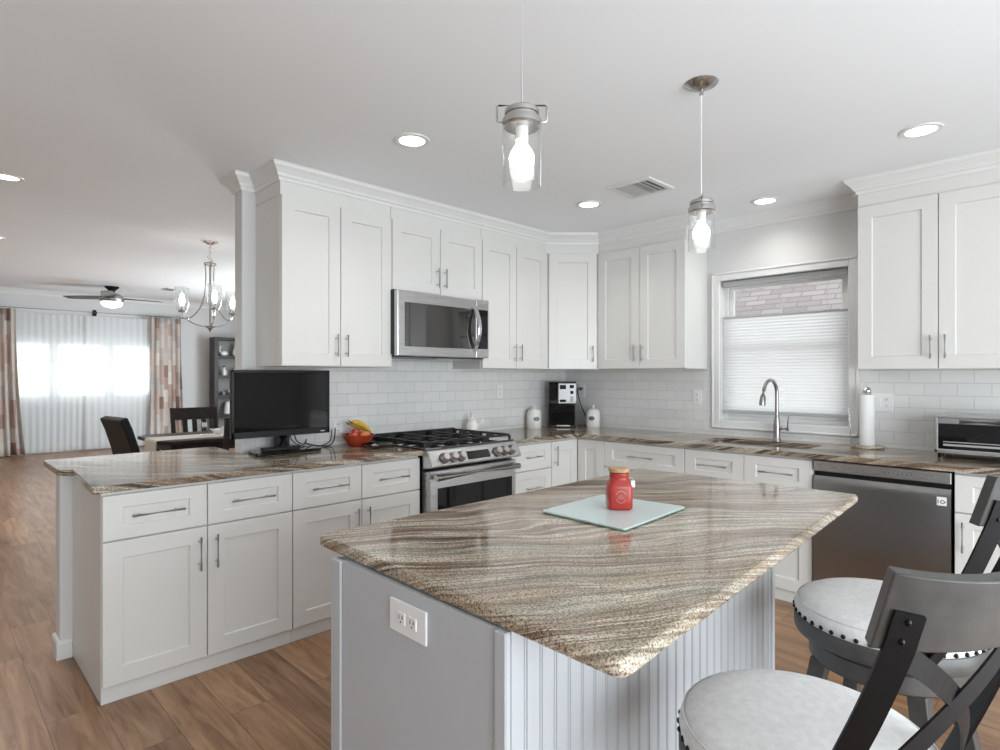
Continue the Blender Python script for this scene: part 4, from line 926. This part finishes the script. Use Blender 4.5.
for z, w_ in ((0.055, 0.018), (0.049, 0.024), (0.043, 0.026)):
    x = -w_/2
    while x < w_/2-0.002:
        tube(bm, [(x, yy, z-0.0015), (x+0.0014, yy, z+0.002), (x+0.003, yy, z-0.0012)], 0.0006, 5); x += 0.0042
obj('emblem', bm, 'cream_print', jb)
bm = nb(); box(bm, 0.0, 0.014, -0.0005, 0.0005, -0.024, 0.0, 0.0, 1); 
for v in bm.verts: v.co += Vector((0.037, -0.034, 0.105))
tube(bm, Q([(0.034, -0.012, 0.112), (0.041, -0.025, 0.112), (0.044, -0.034, 0.106)]), 0.0008, 5); obj('hang_tag', bm, 'plate_white', t); t.scale = (0.92, 0.92, 0.93)

# ------------------------------------------------------------------ bar stools
def make_stool(s, label, lift=0.0):
    t = thing('bar_stool', label, 'stool', (0, 0, 0), 0, 'swivel bar stools')
    # back of the stool is towards local +x
    legs = []
    for sx, sy in ((1, 1), (1, -1), (-1, 1), (-1, -1)):
        bm = nb(); rings = []
        for z, r, w_ in ((0.0, 0.205, 0.017), (s-0.175, 0.118, 0.022)):
            c = Vector((sx*r, sy*r, z)); rings.append([bm.verts.new(c+Vector((a*w_, b*w_, 0))) for a, b in ((-1, -1), (1, -1), (1, 1), (-1, 1))])
        for k in range(4): bm.faces.new((rings[0][k], rings[0][(k+1) % 4], rings[1][(k+1) % 4], rings[1][k]))
        bm.faces.new(rings[0][::-1]); bm.faces.new(rings[1]); obj('leg', bm, 'stool_wood', t, bevel=0.003)
    rr_ = 0.205-(0.205-0.118)*0.22/(s-0.175)
    for a in range(4):
        bm = nb(); box(bm, -rr_, rr_, -0.011, 0.011, -0.017, 0.017, 0.003); m_ = Matrix.Rotation(a*PI/2, 3, 'Z')
        for v in bm.verts: v.co = m_ @ (v.co+Vector((0, -rr_, 0.22 if a % 2 == 0 else 0.25)))
        obj('footrest', bm, 'stool_wood', t)
    bm = nb(); lathe(bm, [(0, s-0.180), (0.185, s-0.180), (0.190, s-0.174), (0.190, s-0.130), (0.184, s-0.124), (0, s-0.124)], 48); obj('swivel_base', bm, 'stool_wood', t)
    bm = nb(); lathe(bm, [(0, s-0.124), (0.15, s-0.124), (0.15, s-0.116), (0, s-0.116)], 40); obj('swivel_plate', bm, 'black_metal', t)
    bm = nb(); lathe(bm, [(0, s-0.116), (0.205, s-0.116), (0.226, s-0.108), (0.229, s-0.10), (0.229, s-0.070), (0.226, s-0.064), (0, s-0.064)], 56); obj('seat_rim', bm, 'stool_wood', t)
    bm = nb(); lathe(bm, [(0.222, s-0.064), (0.226, s-0.060), (0.228, s-0.045), (0.224, s-0.030), (0.212, s-0.018), (0.196, s-0.010), (0.15, s-0.003), (0.08, s+0.001), (0.0, s+0.002)], 56); cu_ = obj('cushion', bm, 'linen', t)
    bm = nb(); lathe(bm, [(0.2185, s-0.022), (0.2215, s-0.0225), (0.2205, s-0.0265), (0.2175, s-0.0255)], 56); obj('piping', bm, 'linen', cu_)
    bm = nb(); nn = 46
    for k in range(nn):
        a = 2*PI*k/nn; sphere(bm, (0.227*math.cos(a), 0.227*math.sin(a), s-0.054), 0.0062, (1, 1, 1), 8)
    obj('nailhead_trim', bm, 'nail', t)
    # curved back rail
    b0, b1 = s+0.258+lift, s+0.365+lift; off, Rr, th = 0.062, 0.232, 0.034
    def P(a, r, z, lean=0.29):
        return Vector((off+r*math.cos(a)+(z-b0)*lean, r*math.sin(a), z))
    bm = nb(); half = math.radians(44); n = 28; rings = []
    for k in range(n+1):
        a = -half+2*half*k/n; dz = 0.010*(abs(a)/half)**2
        rings.append([bm.verts.new(p) for p in (P(a, Rr, b0), P(a, Rr+th, b0), P(a, Rr+th, b1+dz), P(a, Rr, b1+dz))])
    for A_, B_ in zip(rings, rings[1:]):
        for k in range(4):
            f = bm.faces.new((A_[k], A_[(k+1) % 4], B_[(k+1) % 4], B_[k])); f.smooth = True
    bm.faces.new(rings[0][::-1]); bm.faces.new(rings[-1])
    for e_ in bm.edges:
        if len(e_.link_faces) == 2 and e_.calc_face_angle(0) > 0.6: e_.smooth = False
    obj('back_rail', bm, 'stool_wood', t, bevel=0.003)
    for sg in (-1, 1):
        a = math.radians(37)*sg; af = math.radians(50)*sg; an = Vector((math.cos(af), math.sin(af), 0)); Ro = Rr+th+0.003
        top_ = P(a, Ro, b0+0.060); mid_ = P(a, Ro, b0+0.0); foot = an*0.2325
        rp = [top_, P(a, Ro, b0+0.03), mid_, mid_*0.72+foot*0.28+Vector((0.004, 0, s*0.28-0.28*0.055)), mid_*0.44+foot*0.56+Vector((0.004, 0, s*0.56-0.56*0.055)), mid_*0.18+foot*0.82+Vector((0.002, 0, s*0.82-0.82*0.055)), Vector((foot.x, foot.y, s-0.06)), Vector((foot.x, foot.y, s-0.112))]
        pts = Q(rp); bm = nb(); strap(bm, pts, [Vector((math.cos(a), math.sin(a), 0)).lerp(an, k/(len(pts)-1)) for k in range(len(pts))], 0.038, 0.006); st = obj('back_strap', bm, 'black_metal', t)
        for z in (b0+0.048, b0+0.018):
            bm = nb(); sphere(bm, P(a, Ro+0.003, z), 0.0058, (0.7, 0.7, 1), 10); obj('bolt', bm, 'nail', st)
        for z in (s-0.072, s-0.098):
            bm = nb(); sphere(bm, an*0.2365+Vector((0, 0, z)), 0.0055, (0.8, 0.8, 1), 8); obj('bolt', bm, 'nail', st)
        # crossing strap, from this side of the rail through the centre to the other side of the seat
        p0 = P(a, Ro-0.009, b0+0.006); q0 = Vector((math.cos(af), -math.sin(af), 0))*0.2375; q0.z = s-0.085
        pts = []; nm = []
        for k in range(25):
            u = k/24; y = p0.y+(q0.y-p0.y)*(0.55*u+0.45*(0.5-0.5*math.cos(PI*u))); x = p0.x*(1-u)+q0.x*u+0.052*math.sin(PI*u)+0.003*sg*math.sin(PI*u)
            z = p0.z+(q0.z-p0.z)*u+0.055*math.sin(PI*u); pts.append((x, y, z)); nm.append((1, 1.6*y, 0.0))
        bm = nb(); strap(bm, pts, nm, 0.034, 0.004); obj('cross_strap', bm, 'black_metal', t)
    return t
st1 = make_stool(0.712, 'grey charcoal bar stool nearest the camera, seat cut by the bottom of the photo', 0.012)
st1.location = (-0.391, 1.212, 0); st1.rotation_euler = (0, 0, math.radians(-20.5))
st2 = make_stool(0.744, 'charcoal bar stool in front of the dishwasher, behind the nearest stool', 0.022)
st2.location = (-0.404, 1.923, 0); st2.rotation_euler = (0, 0, math.radians(-8))

# ------------------------------------------------------------------ pendants
def pendant(label, x, y, rz):
    t = thing('pendant_light', label, 'pendant light', (x, y, 1.868), rz, 'glass pendant lights over the island'); t.scale = (1, 1, 0.95)
    top = (CE-1.868)/0.95
    bm = nb(); lathe(bm, [(0.0, top-0.030), (0.012, top-0.030), (0.03, top-0.024), (0.058, top-0.010), (0.066, top-0.001), (0.0, top-0.001)], 36)
    lathe(bm, [(0.0, top-0.052), (0.008, top-0.05), (0.008, top-0.03)], 14); obj('canopy', bm, 'nickel', t)
    bm = nb(); tube(bm, [(0, 0, 0.228), (0, 0, top-0.045)], 0.0022, 8); obj('cord', bm, 'plate_white', t)
    bm = nb(); lathe(bm, [(0.0, 0.226), (0.012, 0.226), (0.014, 0.214), (0.040, 0.212), (0.046, 0.206), (0.046, 0.196), (0.042, 0.194), (0.042, 0.186), (0.050, 0.184), (0.052, 0.180), (0.052, 0.166), (0.046, 0.160), (0.0, 0.160)], 36); obj('cap', bm, 'nickel', t)
    bm = nb(); tube(bm, [(0.0, 0, 0.222), (-0.062, 0, 0.222), (-0.066, 0, 0.218), (-0.066, 0, 0.180), (-0.062, 0, 0.176), (-0.050, 0, 0.176)], 0.0028, 7); tube(bm, [(0.0, 0, 0.222), (0.062, 0, 0.222), (0.066, 0, 0.218), (0.066, 0, 0.180), (0.062, 0, 0.176), (0.050, 0, 0.176)], 0.0028, 7); obj('wire_bail', bm, 'nickel', t)
    bm = nb(); lathe(bm, [(0.049, 0.168), (0.0515, 0.16), (0.0515, 0.002), (0.0505, 0.0), (0.0485, 0.002), (0.0485, 0.16), (0.046, 0.168)], 40); obj('glass_shade', bm, 'pendant_glass', t)
    bm = nb(); lathe(bm, [(0.0, 0.16), (0.017, 0.16), (0.017, 0.125), (0.0, 0.125)], 18); obj('socket', bm, 'ceramic', t)
    bm = nb(); lathe(bm, [(0.013, 0.125), (0.016, 0.112), (0.028, 0.094), (0.034, 0.076), (0.030, 0.056), (0.017, 0.043), (0.0, 0.039)], 24); obj('bulb', bm, 'bulb', t)
    l = bpy.data.lights.new('pendant_bulb_light', 'POINT'); l.energy = 3.2; l.color = (1, 0.94, 0.86); l.shadow_soft_size = 0.03
    lo_ = bpy.data.objects.new('pendant_bulb_light', l); COL.objects.link(lo_); lo_.parent = t; lo_.location = (0, 0, 0.078)
    return t
pendant('clear glass cylinder pendant light hanging lowest, nearest the camera', -1.058, 1.134, math.radians(45))
pendant('clear glass cylinder pendant light with visible round ceiling canopy', -1.10, 2.235, math.radians(120))

# ------------------------------------------------------------------ recessed lights, vents
def can(label, x, y, proto=None):
    z = slopez(x)
    tilt = math.atan(0.0371) if x < -3.8 else 0
    if proto is None:
        t = thing('recessed_light', label, 'ceiling light', (x, y, z), 0, 'recessed ceiling lights')
        bm = nb(); lathe(bm, [(0.062, -0.003), (0.066, -0.0075), (0.086, -0.006), (0.089, -0.0005), (0.062, -0.0005)], 40); obj('trim_ring', bm, 'trim', t)
        bm = nb(); lathe(bm, [(0.0, -0.004), (0.0625, -0.004), (0.0625, -0.001), (0.0, -0.001)], 36); obj('lens', bm, 'can_lens', t)
    else:
        t = dup(proto, (x, y, z), 0, label)
    if tilt: t.rotation_euler = (0, tilt, 0)
    l = bpy.data.lights.new('downlight', 'SPOT'); l.energy = (19 if x < -2 else (11 if y > 3.9 else 2)) if x > -3.8 else 80; l.spot_size = math.radians(150); l.spot_blend = 0.9; l.shadow_soft_size = 0.06; l.color = (1.0, 0.98, 0.95)
    lo_ = bpy.data.objects.new('downlight', l); COL.objects.link(lo_); lo_.location = (x, y, z-0.02)
    return t
c0 = can('recessed ceiling light in front of the cabinet above the television', -2.381, 1.751)
can('recessed ceiling light near the corner wall cabinet, beside the ceiling vent', -2.414, 3.259, c0)
can('recessed ceiling light above the kitchen sink window', -1.535, 4.03, c0)
can('recessed ceiling light in front of the wall cabinet above the toaster oven', -0.569, 3.403, c0)
can('recessed ceiling light of the living room, half cut by the photo edge', -4.62, 0.385, c0)
can('smallest recessed ceiling light, farthest into the living room at the photo edge', -7.22, 0.512, c0)
t = thing('ceiling_vent', 'white square ceiling vent with angled grey louvers over the kitchen', 'vent', (-1.973, 3.20, CE))
bm = nb(); box(bm, -0.15, 0.15, -0.15, -0.115, -0.012, -0.0005, 0.003); box(bm, -0.15, 0.15, 0.115, 0.15, -0.012, -0.0005, 0.003); box(bm, -0.15, -0.115, -0.115, 0.115, -0.012, -0.0005, 0.003); box(bm, 0.115, 0.15, -0.115, 0.115, -0.012, -0.0005, 0.003); obj('frame', bm, 'trim', t)
bm = nb(); box(bm, -0.115, 0.115, -0.115, 0.115, -0.003, -0.0005); obj('duct', bm, 'vent_grey', t)
bm = nb()
for k in range(4):
    x = -0.09+k*0.028; box(bm, x-0.012, x+0.012, -0.113, 0.113, -0.011, -0.009, 0, 1)
    for v in list(bm.verts)[-8:]: v.co.z += (v.co.x-x)*0.3
box(bm, 0.022, 0.03, -0.113, 0.113, -0.012, -0.003)
for k in range(2):
    x = 0.055+k*0.032; box(bm, x-0.008, x+0.008, -0.113, 0.113, -0.011, -0.009)
obj('louvers', bm, 'silver_plastic', t)
vt = thing('ceiling_vent', 'small thin grey vent on the living room ceiling behind the chandelier', 'vent', (-10.66, 2.96, slopez(-10.66)-0.002)); vt.rotation_euler = (0, math.atan(0.0371), 0)
bm = nb(); box(bm, -0.18, 0.18, -0.08, 0.08, -0.012, 0.0, 0.003); vf = obj('frame', bm, 'trim', vt)
bm = nb()
for k in range(7): box(bm, -0.16, 0.16, -0.06+k*0.02-0.006, -0.06+k*0.02+0.006, -0.0135, -0.0115)
obj('louvers', bm, 'vent_grey', vt)

# ------------------------------------------------------------------ ceiling fan
FXp, FYp = -11.15, 2.245; FZ = slopez(FXp)
t = thing('ceiling_fan', 'dark three-blade ceiling fan with lit white bowl in the living room', 'ceiling fan', (FXp, FYp, FZ))
bm = nb(); lathe(bm, [(0, -0.001), (0.10, -0.001), (0.10, -0.02), (0.07, -0.05), (0.045, -0.07), (0.045, -0.10), (0.07, -0.12), (0.0, -0.12)], 28); obj('mount', bm, 'black_metal', t)
bm = nb(); lathe(bm, [(0.0, -0.12), (0.10, -0.12), (0.15, -0.15), (0.165, -0.19), (0.165, -0.235), (0.155, -0.25), (0.0, -0.25)], 32); obj('motor_housing', bm, 'steel_dark', t)
bm = nb(); lathe(bm, [(0.152, -0.25), (0.148, -0.29), (0.12, -0.325), (0.06, -0.345), (0.0, -0.35)], 28); obj('light_bowl', bm, 'fan_lens', t)
for a in (-137, -17, 103):
    bm = nb(); n = 8; L0 = []
    for k in range(n+1):
        u = k/n; r = 0.15+0.62*u; w_ = 0.05+0.045*math.sin(PI*min(1, u*0.75+0.15)); zz = -0.185+0.012*u
        L0.append([bm.verts.new((r, s_*w_, zz+s_*0.018*(1-0.4*u)+dz)) for s_, dz in ((-1, 0), (1, 0), (1, 0.008), (-1, 0.008))])
    for A_, B_ in zip(L0, L0[1:]):
        for k in range(4): bm.faces.new((A_[k], A_[(k+1) % 4], B_[(k+1) % 4], B_[k]))
    bm.faces.new(L0[0][::-1]); bm.faces.new(L0[-1]); m_ = Matrix.Rotation(math.radians(a), 4, 'Z'); bm.transform(m_); obj('blade', bm, 'dark_wood', t)

# ------------------------------------------------------------------ chandelier
CXp, CYp = -5.76, 1.935; CZ = slopez(CXp)
t = thing('chandelier', 'chrome chandelier with three clear glass cups over the dining table', 'chandelier', (CXp, CYp, CZ))
bm = nb(); lathe(bm, [(0, -0.001), (0.068, -0.001), (0.066, -0.008), (0.02, -0.03), (0.0, -0.032)], 28); obj('canopy', bm, 'chrome', t)
bm = nb()
for k in range(5):
    z = -0.04-k*0.024; a = (k % 2)*PI/2
    tube(bm, [(0.011*math.cos(b_)*math.cos(a), 0.011*math.cos(b_)*math.sin(a), z-0.004+0.016*math.sin(b_)) for b_ in [2*PI*q/12 for q in range(12)]], 0.0025, 6, True)
tube(bm, [(0.028*math.cos(b_), 0.028*math.sin(b_)*0.7, -0.16-0.028*math.sin(b_)) for b_ in [2*PI*q/16 for q in range(16)]], 0.003, 6, True)
obj('chain', bm, 'chrome', t)
bm = nb(); tube(bm, [(0, 0, -0.185), (0, 0, -0.80)], 0.008, 10); lathe(bm, [(0, -0.195), (0.05, -0.20), (0.055, -0.212), (0.03, -0.225), (0, -0.228)], 20); lathe(bm, [(0, -0.775), (0.05, -0.785), (0.06, -0.79), (0.03, -0.80), (0.012, -0.82), (0.0, -0.845)], 20); obj('stem', bm, 'nickel', t)
for k in range(3):
    a = math.radians(-10+120*k); u = Vector((math.cos(a), math.sin(a), 0))
    def V(r, z): return u*r+Vector((0, 0, z))
    bm = nb(); tube(bm, Q([V(0.045, -0.21), V(0.038, -0.32), V(0.045, -0.46), V(0.075, -0.58), V(0.13, -0.67), V(0.20, -0.715), V(0.245, -0.68), V(0.25, -0.655)]), 0.006, 8)
    tube(bm, Q([V(0.03, -0.79), V(0.11, -0.775), V(0.19, -0.735), V(0.235, -0.69), V(0.25, -0.655)]), 0.006, 8); ar = obj('arm', bm, 'chrome', t)
    bm = nb(); lathe(bm, [(0.0, 0.0), (0.034, 0.004), (0.038, 0.014), (0.012, 0.02), (0.012, 0.06), (0, 0.06)], 20, V(0.25, -0.66)); obj('candle_cup', bm, 'nickel', ar)
    bm = nb(); lathe(bm, [(0.030, 0.016), (0.050, 0.035), (0.058, 0.07), (0.062, 0.13), (0.063, 0.235), (0.060, 0.235), (0.059, 0.13), (0.055, 0.072), (0.047, 0.038), (0.028, 0.019)], 28, V(0.25, -0.66)); obj('glass_shade', bm, 'seeded', ar)
    bm = nb(); lathe(bm, [(0.011, 0.06), (0.022, 0.085), (0.026, 0.115), (0.016, 0.165), (0.0, 0.19)], 14, V(0.25, -0.66)); obj('bulb', bm, 'candle_bulb', ar)
l = bpy.data.lights.new('chandelier_light', 'POINT'); l.energy = 2.2; l.color = (1, 0.94, 0.86); l.shadow_soft_size = 0.25
lo_ = bpy.data.objects.new('chandelier_light', l); COL.objects.link(lo_); lo_.location = (CXp, CYp, CZ-0.42)

# ------------------------------------------------------------------ dining table and chairs
TX0, TX1, TY0, TY1, TZ = -6.82, -5.93, 1.57, 3.45, 0.765
t = thing('dining_table', 'dark espresso dining table with clipped corners behind the peninsula', 'table', ((TX0+TX1)/2, (TY0+TY1)/2, 0))
hx, hy = (TX1-TX0)/2, (TY1-TY0)/2; c = 0.10
bm = nb(); prism(bm, [(-hx+c, -hy), (hx-c, -hy), (hx, -hy+c), (hx, hy-c), (hx-c, hy), (-hx+c, hy), (-hx, hy-c), (-hx, -hy+c)], TZ-0.035, TZ); obj('tabletop', bm, 'dark_wood', t, bevel=0.006)
bm = nb(); box(bm, -hx+0.1, hx-0.1, -hy+0.12, -hy+0.145, TZ-0.12, TZ-0.036); box(bm, -hx+0.1, hx-0.1, hy-0.145, hy-0.12, TZ-0.12, TZ-0.036); box(bm, -hx+0.1, -hx+0.125, -hy+0.12, hy-0.12, TZ-0.12, TZ-0.036); box(bm, hx-0.125, hx-0.1, -hy+0.12, hy-0.12, TZ-0.12, TZ-0.036); obj('apron', bm, 'dark_wood', t)
for sx in (-1, 1):
    for sy in (-1, 1):
        bm = nb(); x, y = sx*(hx-0.13), sy*(hy-0.15); box(bm, x-0.035, x+0.035, y-0.035, y+0.035, 0, TZ-0.036, 0.004); obj('leg', bm, 'dark_wood', t)
bm = nb(); rw = 0.19; rows = []
prof = [(TY0-0.012, TZ-0.24), (TY0-0.012, TZ-0.12), (TY0-0.010, TZ-0.01), (TY0-0.002, TZ+0.004)]+[(TY0+0.02+k*(TY1-TY0-0.04)/12, TZ+0.004) for k in range(13)]+[(TY1+0.002, TZ+0.004), (TY1+0.010, TZ-0.01), (TY1+0.012, TZ-0.2)]
for y, z in prof: rows.append([bm.verts.new((-6.22+q*rw, y, z)) for q in (-1, 0, 1)])
for A_, B_ in zip(rows, rows[1:]):
    for k in range(2): bm.faces.new((A_[k], A_[k+1], B_[k+1], B_[k]))
o = obj('table_runner', bm, 'runner'); sd = o.modifiers.new('cloth', 'SOLIDIFY'); sd.thickness = 0.003; sd.offset = 0; tag(o, 'beige woven table runner hanging over the end of the dining table', 'table runner')
# leather parsons chair at the table end
t = thing('dining_chair', 'black leather dining chair with tall plain back at the table end', 'chair', (-5.73, 1.475, 0), math.radians(8))
def slab(bm, x0, x1, path, th):
    rows = []
    for (y, z) in path: rows.append((y, z))
    pts = [Vector((0, y, z)) for y, z in path]; nn = [Vector((0, 1, 0.0))]*len(pts)
    strap(bm, pts, nn, x1-x0, th)
bm = nb(); slab(bm, -0.22, 0.22, [(-0.185, 0.44), (-0.20, 0.56), (-0.235, 0.75), (-0.285, 0.92), (-0.325, 1.02)], 0.062); obj('backrest', bm, 'leather', t, bevel=0.014)
bm = nb(); box(bm, -0.225, 0.225, -0.19, 0.24, 0.39, 0.49, 0.02, 3); obj('seat', bm, 'leather', t)
for sx in (-1, 1):
    for y in (-0.17, 0.21):
        bm = nb(); tube(bm, [(sx*0.195, y, 0.39), (sx*0.195, y+(0.0 if y > 0 else -0.05), 0.0)], [0.026, 0.018], 4); obj('leg', bm, 'dark_wood', t)
def slat_chair(label, loc, rz):
    t = thing('slat_back_chair', label, 'chair', loc, rz, 'slat-back dining chairs')
    # back towards local +y
    bm = nb(); box(bm, -0.225, 0.225, -0.21, 0.21, 0.43, 0.47, 0.008, 2); obj('seat', bm, 'dark_wood', t)
    for sx in (-1, 1):
        bm = nb(); box(bm, sx*0.2-0.02, sx*0.2+0.02, -0.20, -0.16, 0, 0.43, 0.004); obj('leg', bm, 'dark_wood', t)
        bm = nb(); strap(bm, [(sx*0.225, 0.21, 0.0), (sx*0.225, 0.195, 0.45), (sx*0.225, 0.215, 0.70), (sx*0.23, 0.265, 1.0)], [(0, 1, 0)]*4, 0.042, 0.03); obj('leg', bm, 'dark_wood', t)
    bm = nb(); rows = [(0.245, 0.87), (0.264, 1.0)]
    strap(bm, [(0, 0.242, 0.862), (0, 0.264, 0.998)], [(0, 1, 0)]*2, 0.42, 0.024); obj('top_rail', bm, 'dark_wood', t)
    bm = nb(); box(bm, -0.21, 0.21, 0.19, 0.21, 0.55, 0.59, 0.003); obj('lower_rail', bm, 'dark_wood', t)
    for x in (-0.10, 0.0, 0.10):
        bm = nb(); strap(bm, [(x, 0.20, 0.57), (x, 0.213, 0.70), (x, 0.243, 0.87)], [(0, 1, 0)]*3, 0.05, 0.014); obj('slat', bm, 'dark_wood', t)
    return t
sc1 = slat_chair('dark slat-back chair on the far side of the dining table', (-7.09, 2.29, 0), R90)
dup(sc1, (-7.05, 2.98, 0), R90, 'dark slat-back chair on the far side of the table, beside the bookcase')
dup(sc1, (-5.61, 2.17, 0), -R90, 'dark slat-back chair on the near side of the table, behind the television')
t = thing('figurine', 'small white figurine standing on the table runner', 'figurine', (-6.20, 2.16, TZ+0.0055), math.radians(40))
bm = nb(); sphere(bm, (0, 0, 0.035), 0.035, (1.5, 0.9, 1.0), 16); sphere(bm, (0.052, 0, 0.068), 0.02, (1, 1, 1), 12); tube(bm, [(-0.04, 0, 0.045), (-0.085, 0, 0.06)], [0.02, 0.008], 8); lathe(bm, [(0, 0), (0.03, 0), (0.026, 0.012), (0, 0.014)], 16); obj('bird_body', bm, 'ceramic', t)
for i, (x, y, hh) in enumerate(((-6.26, 2.05, 0.14), (-6.24, 2.29, 0.17))):
    t = thing('glass_candle_holder', ['short clear glass candle holder behind the white figurine', 'taller clear glass candle holder beside the white figurine'][i], 'candle holder', (x, y, TZ+0.0055))
    bm = nb(); lathe(bm, [(0.0, 0.0), (0.032, 0.0), (0.034, 0.006), (0.010, 0.014), (0.008, hh*0.5), (0.026, hh*0.6), (0.030, hh), (0.028, hh), (0.024, hh*0.62), (0.0, hh*0.58)], 24); obj('holder', bm, 'glass', t)
    bm = nb(); lathe(bm, [(0, hh*0.6), (0.018, hh*0.62), (0.018, hh*0.9), (0, hh*0.91)], 16); obj('candle', bm, 'ceramic', t)

# ------------------------------------------------------------------ bookcase
BX, BY = -12.72, 4.68
t = thing('bookcase', 'tall dark open bookcase with shelves against the living room wall', 'bookcase', (BX, BY, 0), R90)
bw, bd_, bhh = 0.335, 0.30, 2.15
for sx in (-1, 1):
    bm = nb(); box(bm, sx*bw-0.04, sx*bw+0.04, -bd_/2, bd_/2-0.02, 0, bhh, 0.004); obj('side_panel', bm, 'dark_wood', t)
bm = nb(); box(bm, -bw, bw, bd_/2-0.025, bd_/2-0.01, 0.05, bhh); obj('back_panel', bm, 'shelf_back', t)
SH = (0.09, 0.55, 0.95, 1.355, 1.755)
for z in SH:
    bm = nb(); box(bm, -bw+0.04, bw-0.04, -bd_/2+0.01, bd_/2-0.03, z-0.022, z+0.022, 0.002); obj('shelf', bm, 'dark_wood', t)
bm = nb(); box(bm, -bw-0.045, bw+0.045, -bd_/2-0.01, bd_/2-0.02, bhh-0.05, bhh+0.01, 0.003); obj('top', bm, 'dark_wood', t)
def on_shelf(dy, z): return (BX+0.03, BY+dy, z+0.0225)
def orn(name, label, cat, dy, z, prof, m_, extra=None):
    t = thing(name, label, cat, on_shelf(dy, z)); bm = nb(); lathe(bm, prof, 20); obj('body', bm, m_, t)
    if extra: bm = nb(); extra(bm); obj('detail', bm, m_ if not isinstance(extra, tuple) else m_, t)
t = thing('swan_figurine', 'pale bird figurine with raised neck on the top bookcase shelf', 'figurine', on_shelf(-0.14, 1.755)); bm = nb(); sphere(bm, (0, 0.0, 0.055), 0.055, (0.7, 1.3, 1.0), 14); tube(bm, Q([(0, -0.05, 0.06), (0, -0.09, 0.12), (0, -0.07, 0.19), (0, -0.095, 0.2)]), 0.014, 8); obj('bird_body', bm, 'ceramic', t)
orn('white_vase', 'white vase on the top bookcase shelf', 'vase', 0.10, 1.755, [(0, 0), (0.05, 0), (0.075, 0.06), (0.06, 0.15), (0.03, 0.20), (0.045, 0.24), (0, 0.24)], 'ceramic')
orn('white_bottle', 'white bottle with dark top on the second bookcase shelf', 'bottle', -0.14, 1.355, [(0, 0), (0.045, 0), (0.048, 0.09), (0.02, 0.13), (0.02, 0.17), (0, 0.17)], 'ceramic')
bm = nb(); lathe(bm, [(0.021, 0.171), (0.021, 0.2), (0, 0.202)], 14); obj('stopper', bm, 'black', bpy.data.objects['white_bottle'])
orn('round_ornament', 'white round ornament at the back of the second bookcase shelf', 'ornament', 0.12, 1.355, [(0, 0), (0.06, 0.0), (0.085, 0.06), (0.07, 0.13), (0, 0.16)], 'ceramic')
orn('white_flower_bowl', 'white flower-like bowl on the third bookcase shelf', 'ornament', 0.0, 0.95, [(0, 0), (0.03, 0), (0.06, 0.04), (0.07, 0.09), (0.05, 0.11), (0, 0.08)], 'ceramic')
orn('dark_pot', 'small dark pot on the third bookcase shelf', 'pot', -0.16, 0.95, [(0, 0), (0.05, 0), (0.055, 0.05), (0.04, 0.08), (0, 0.08)], 'pewter')
orn('ribbed_vase', 'white ribbed vase on the lower bookcase shelf', 'vase', -0.05, 0.55, [(0, 0), (0.10, 0.0)]+[(0.11-0.004*(k % 2)-0.003*k, 0.02+0.018*k) for k in range(14)]+[(0, 0.28)], 'ceramic')
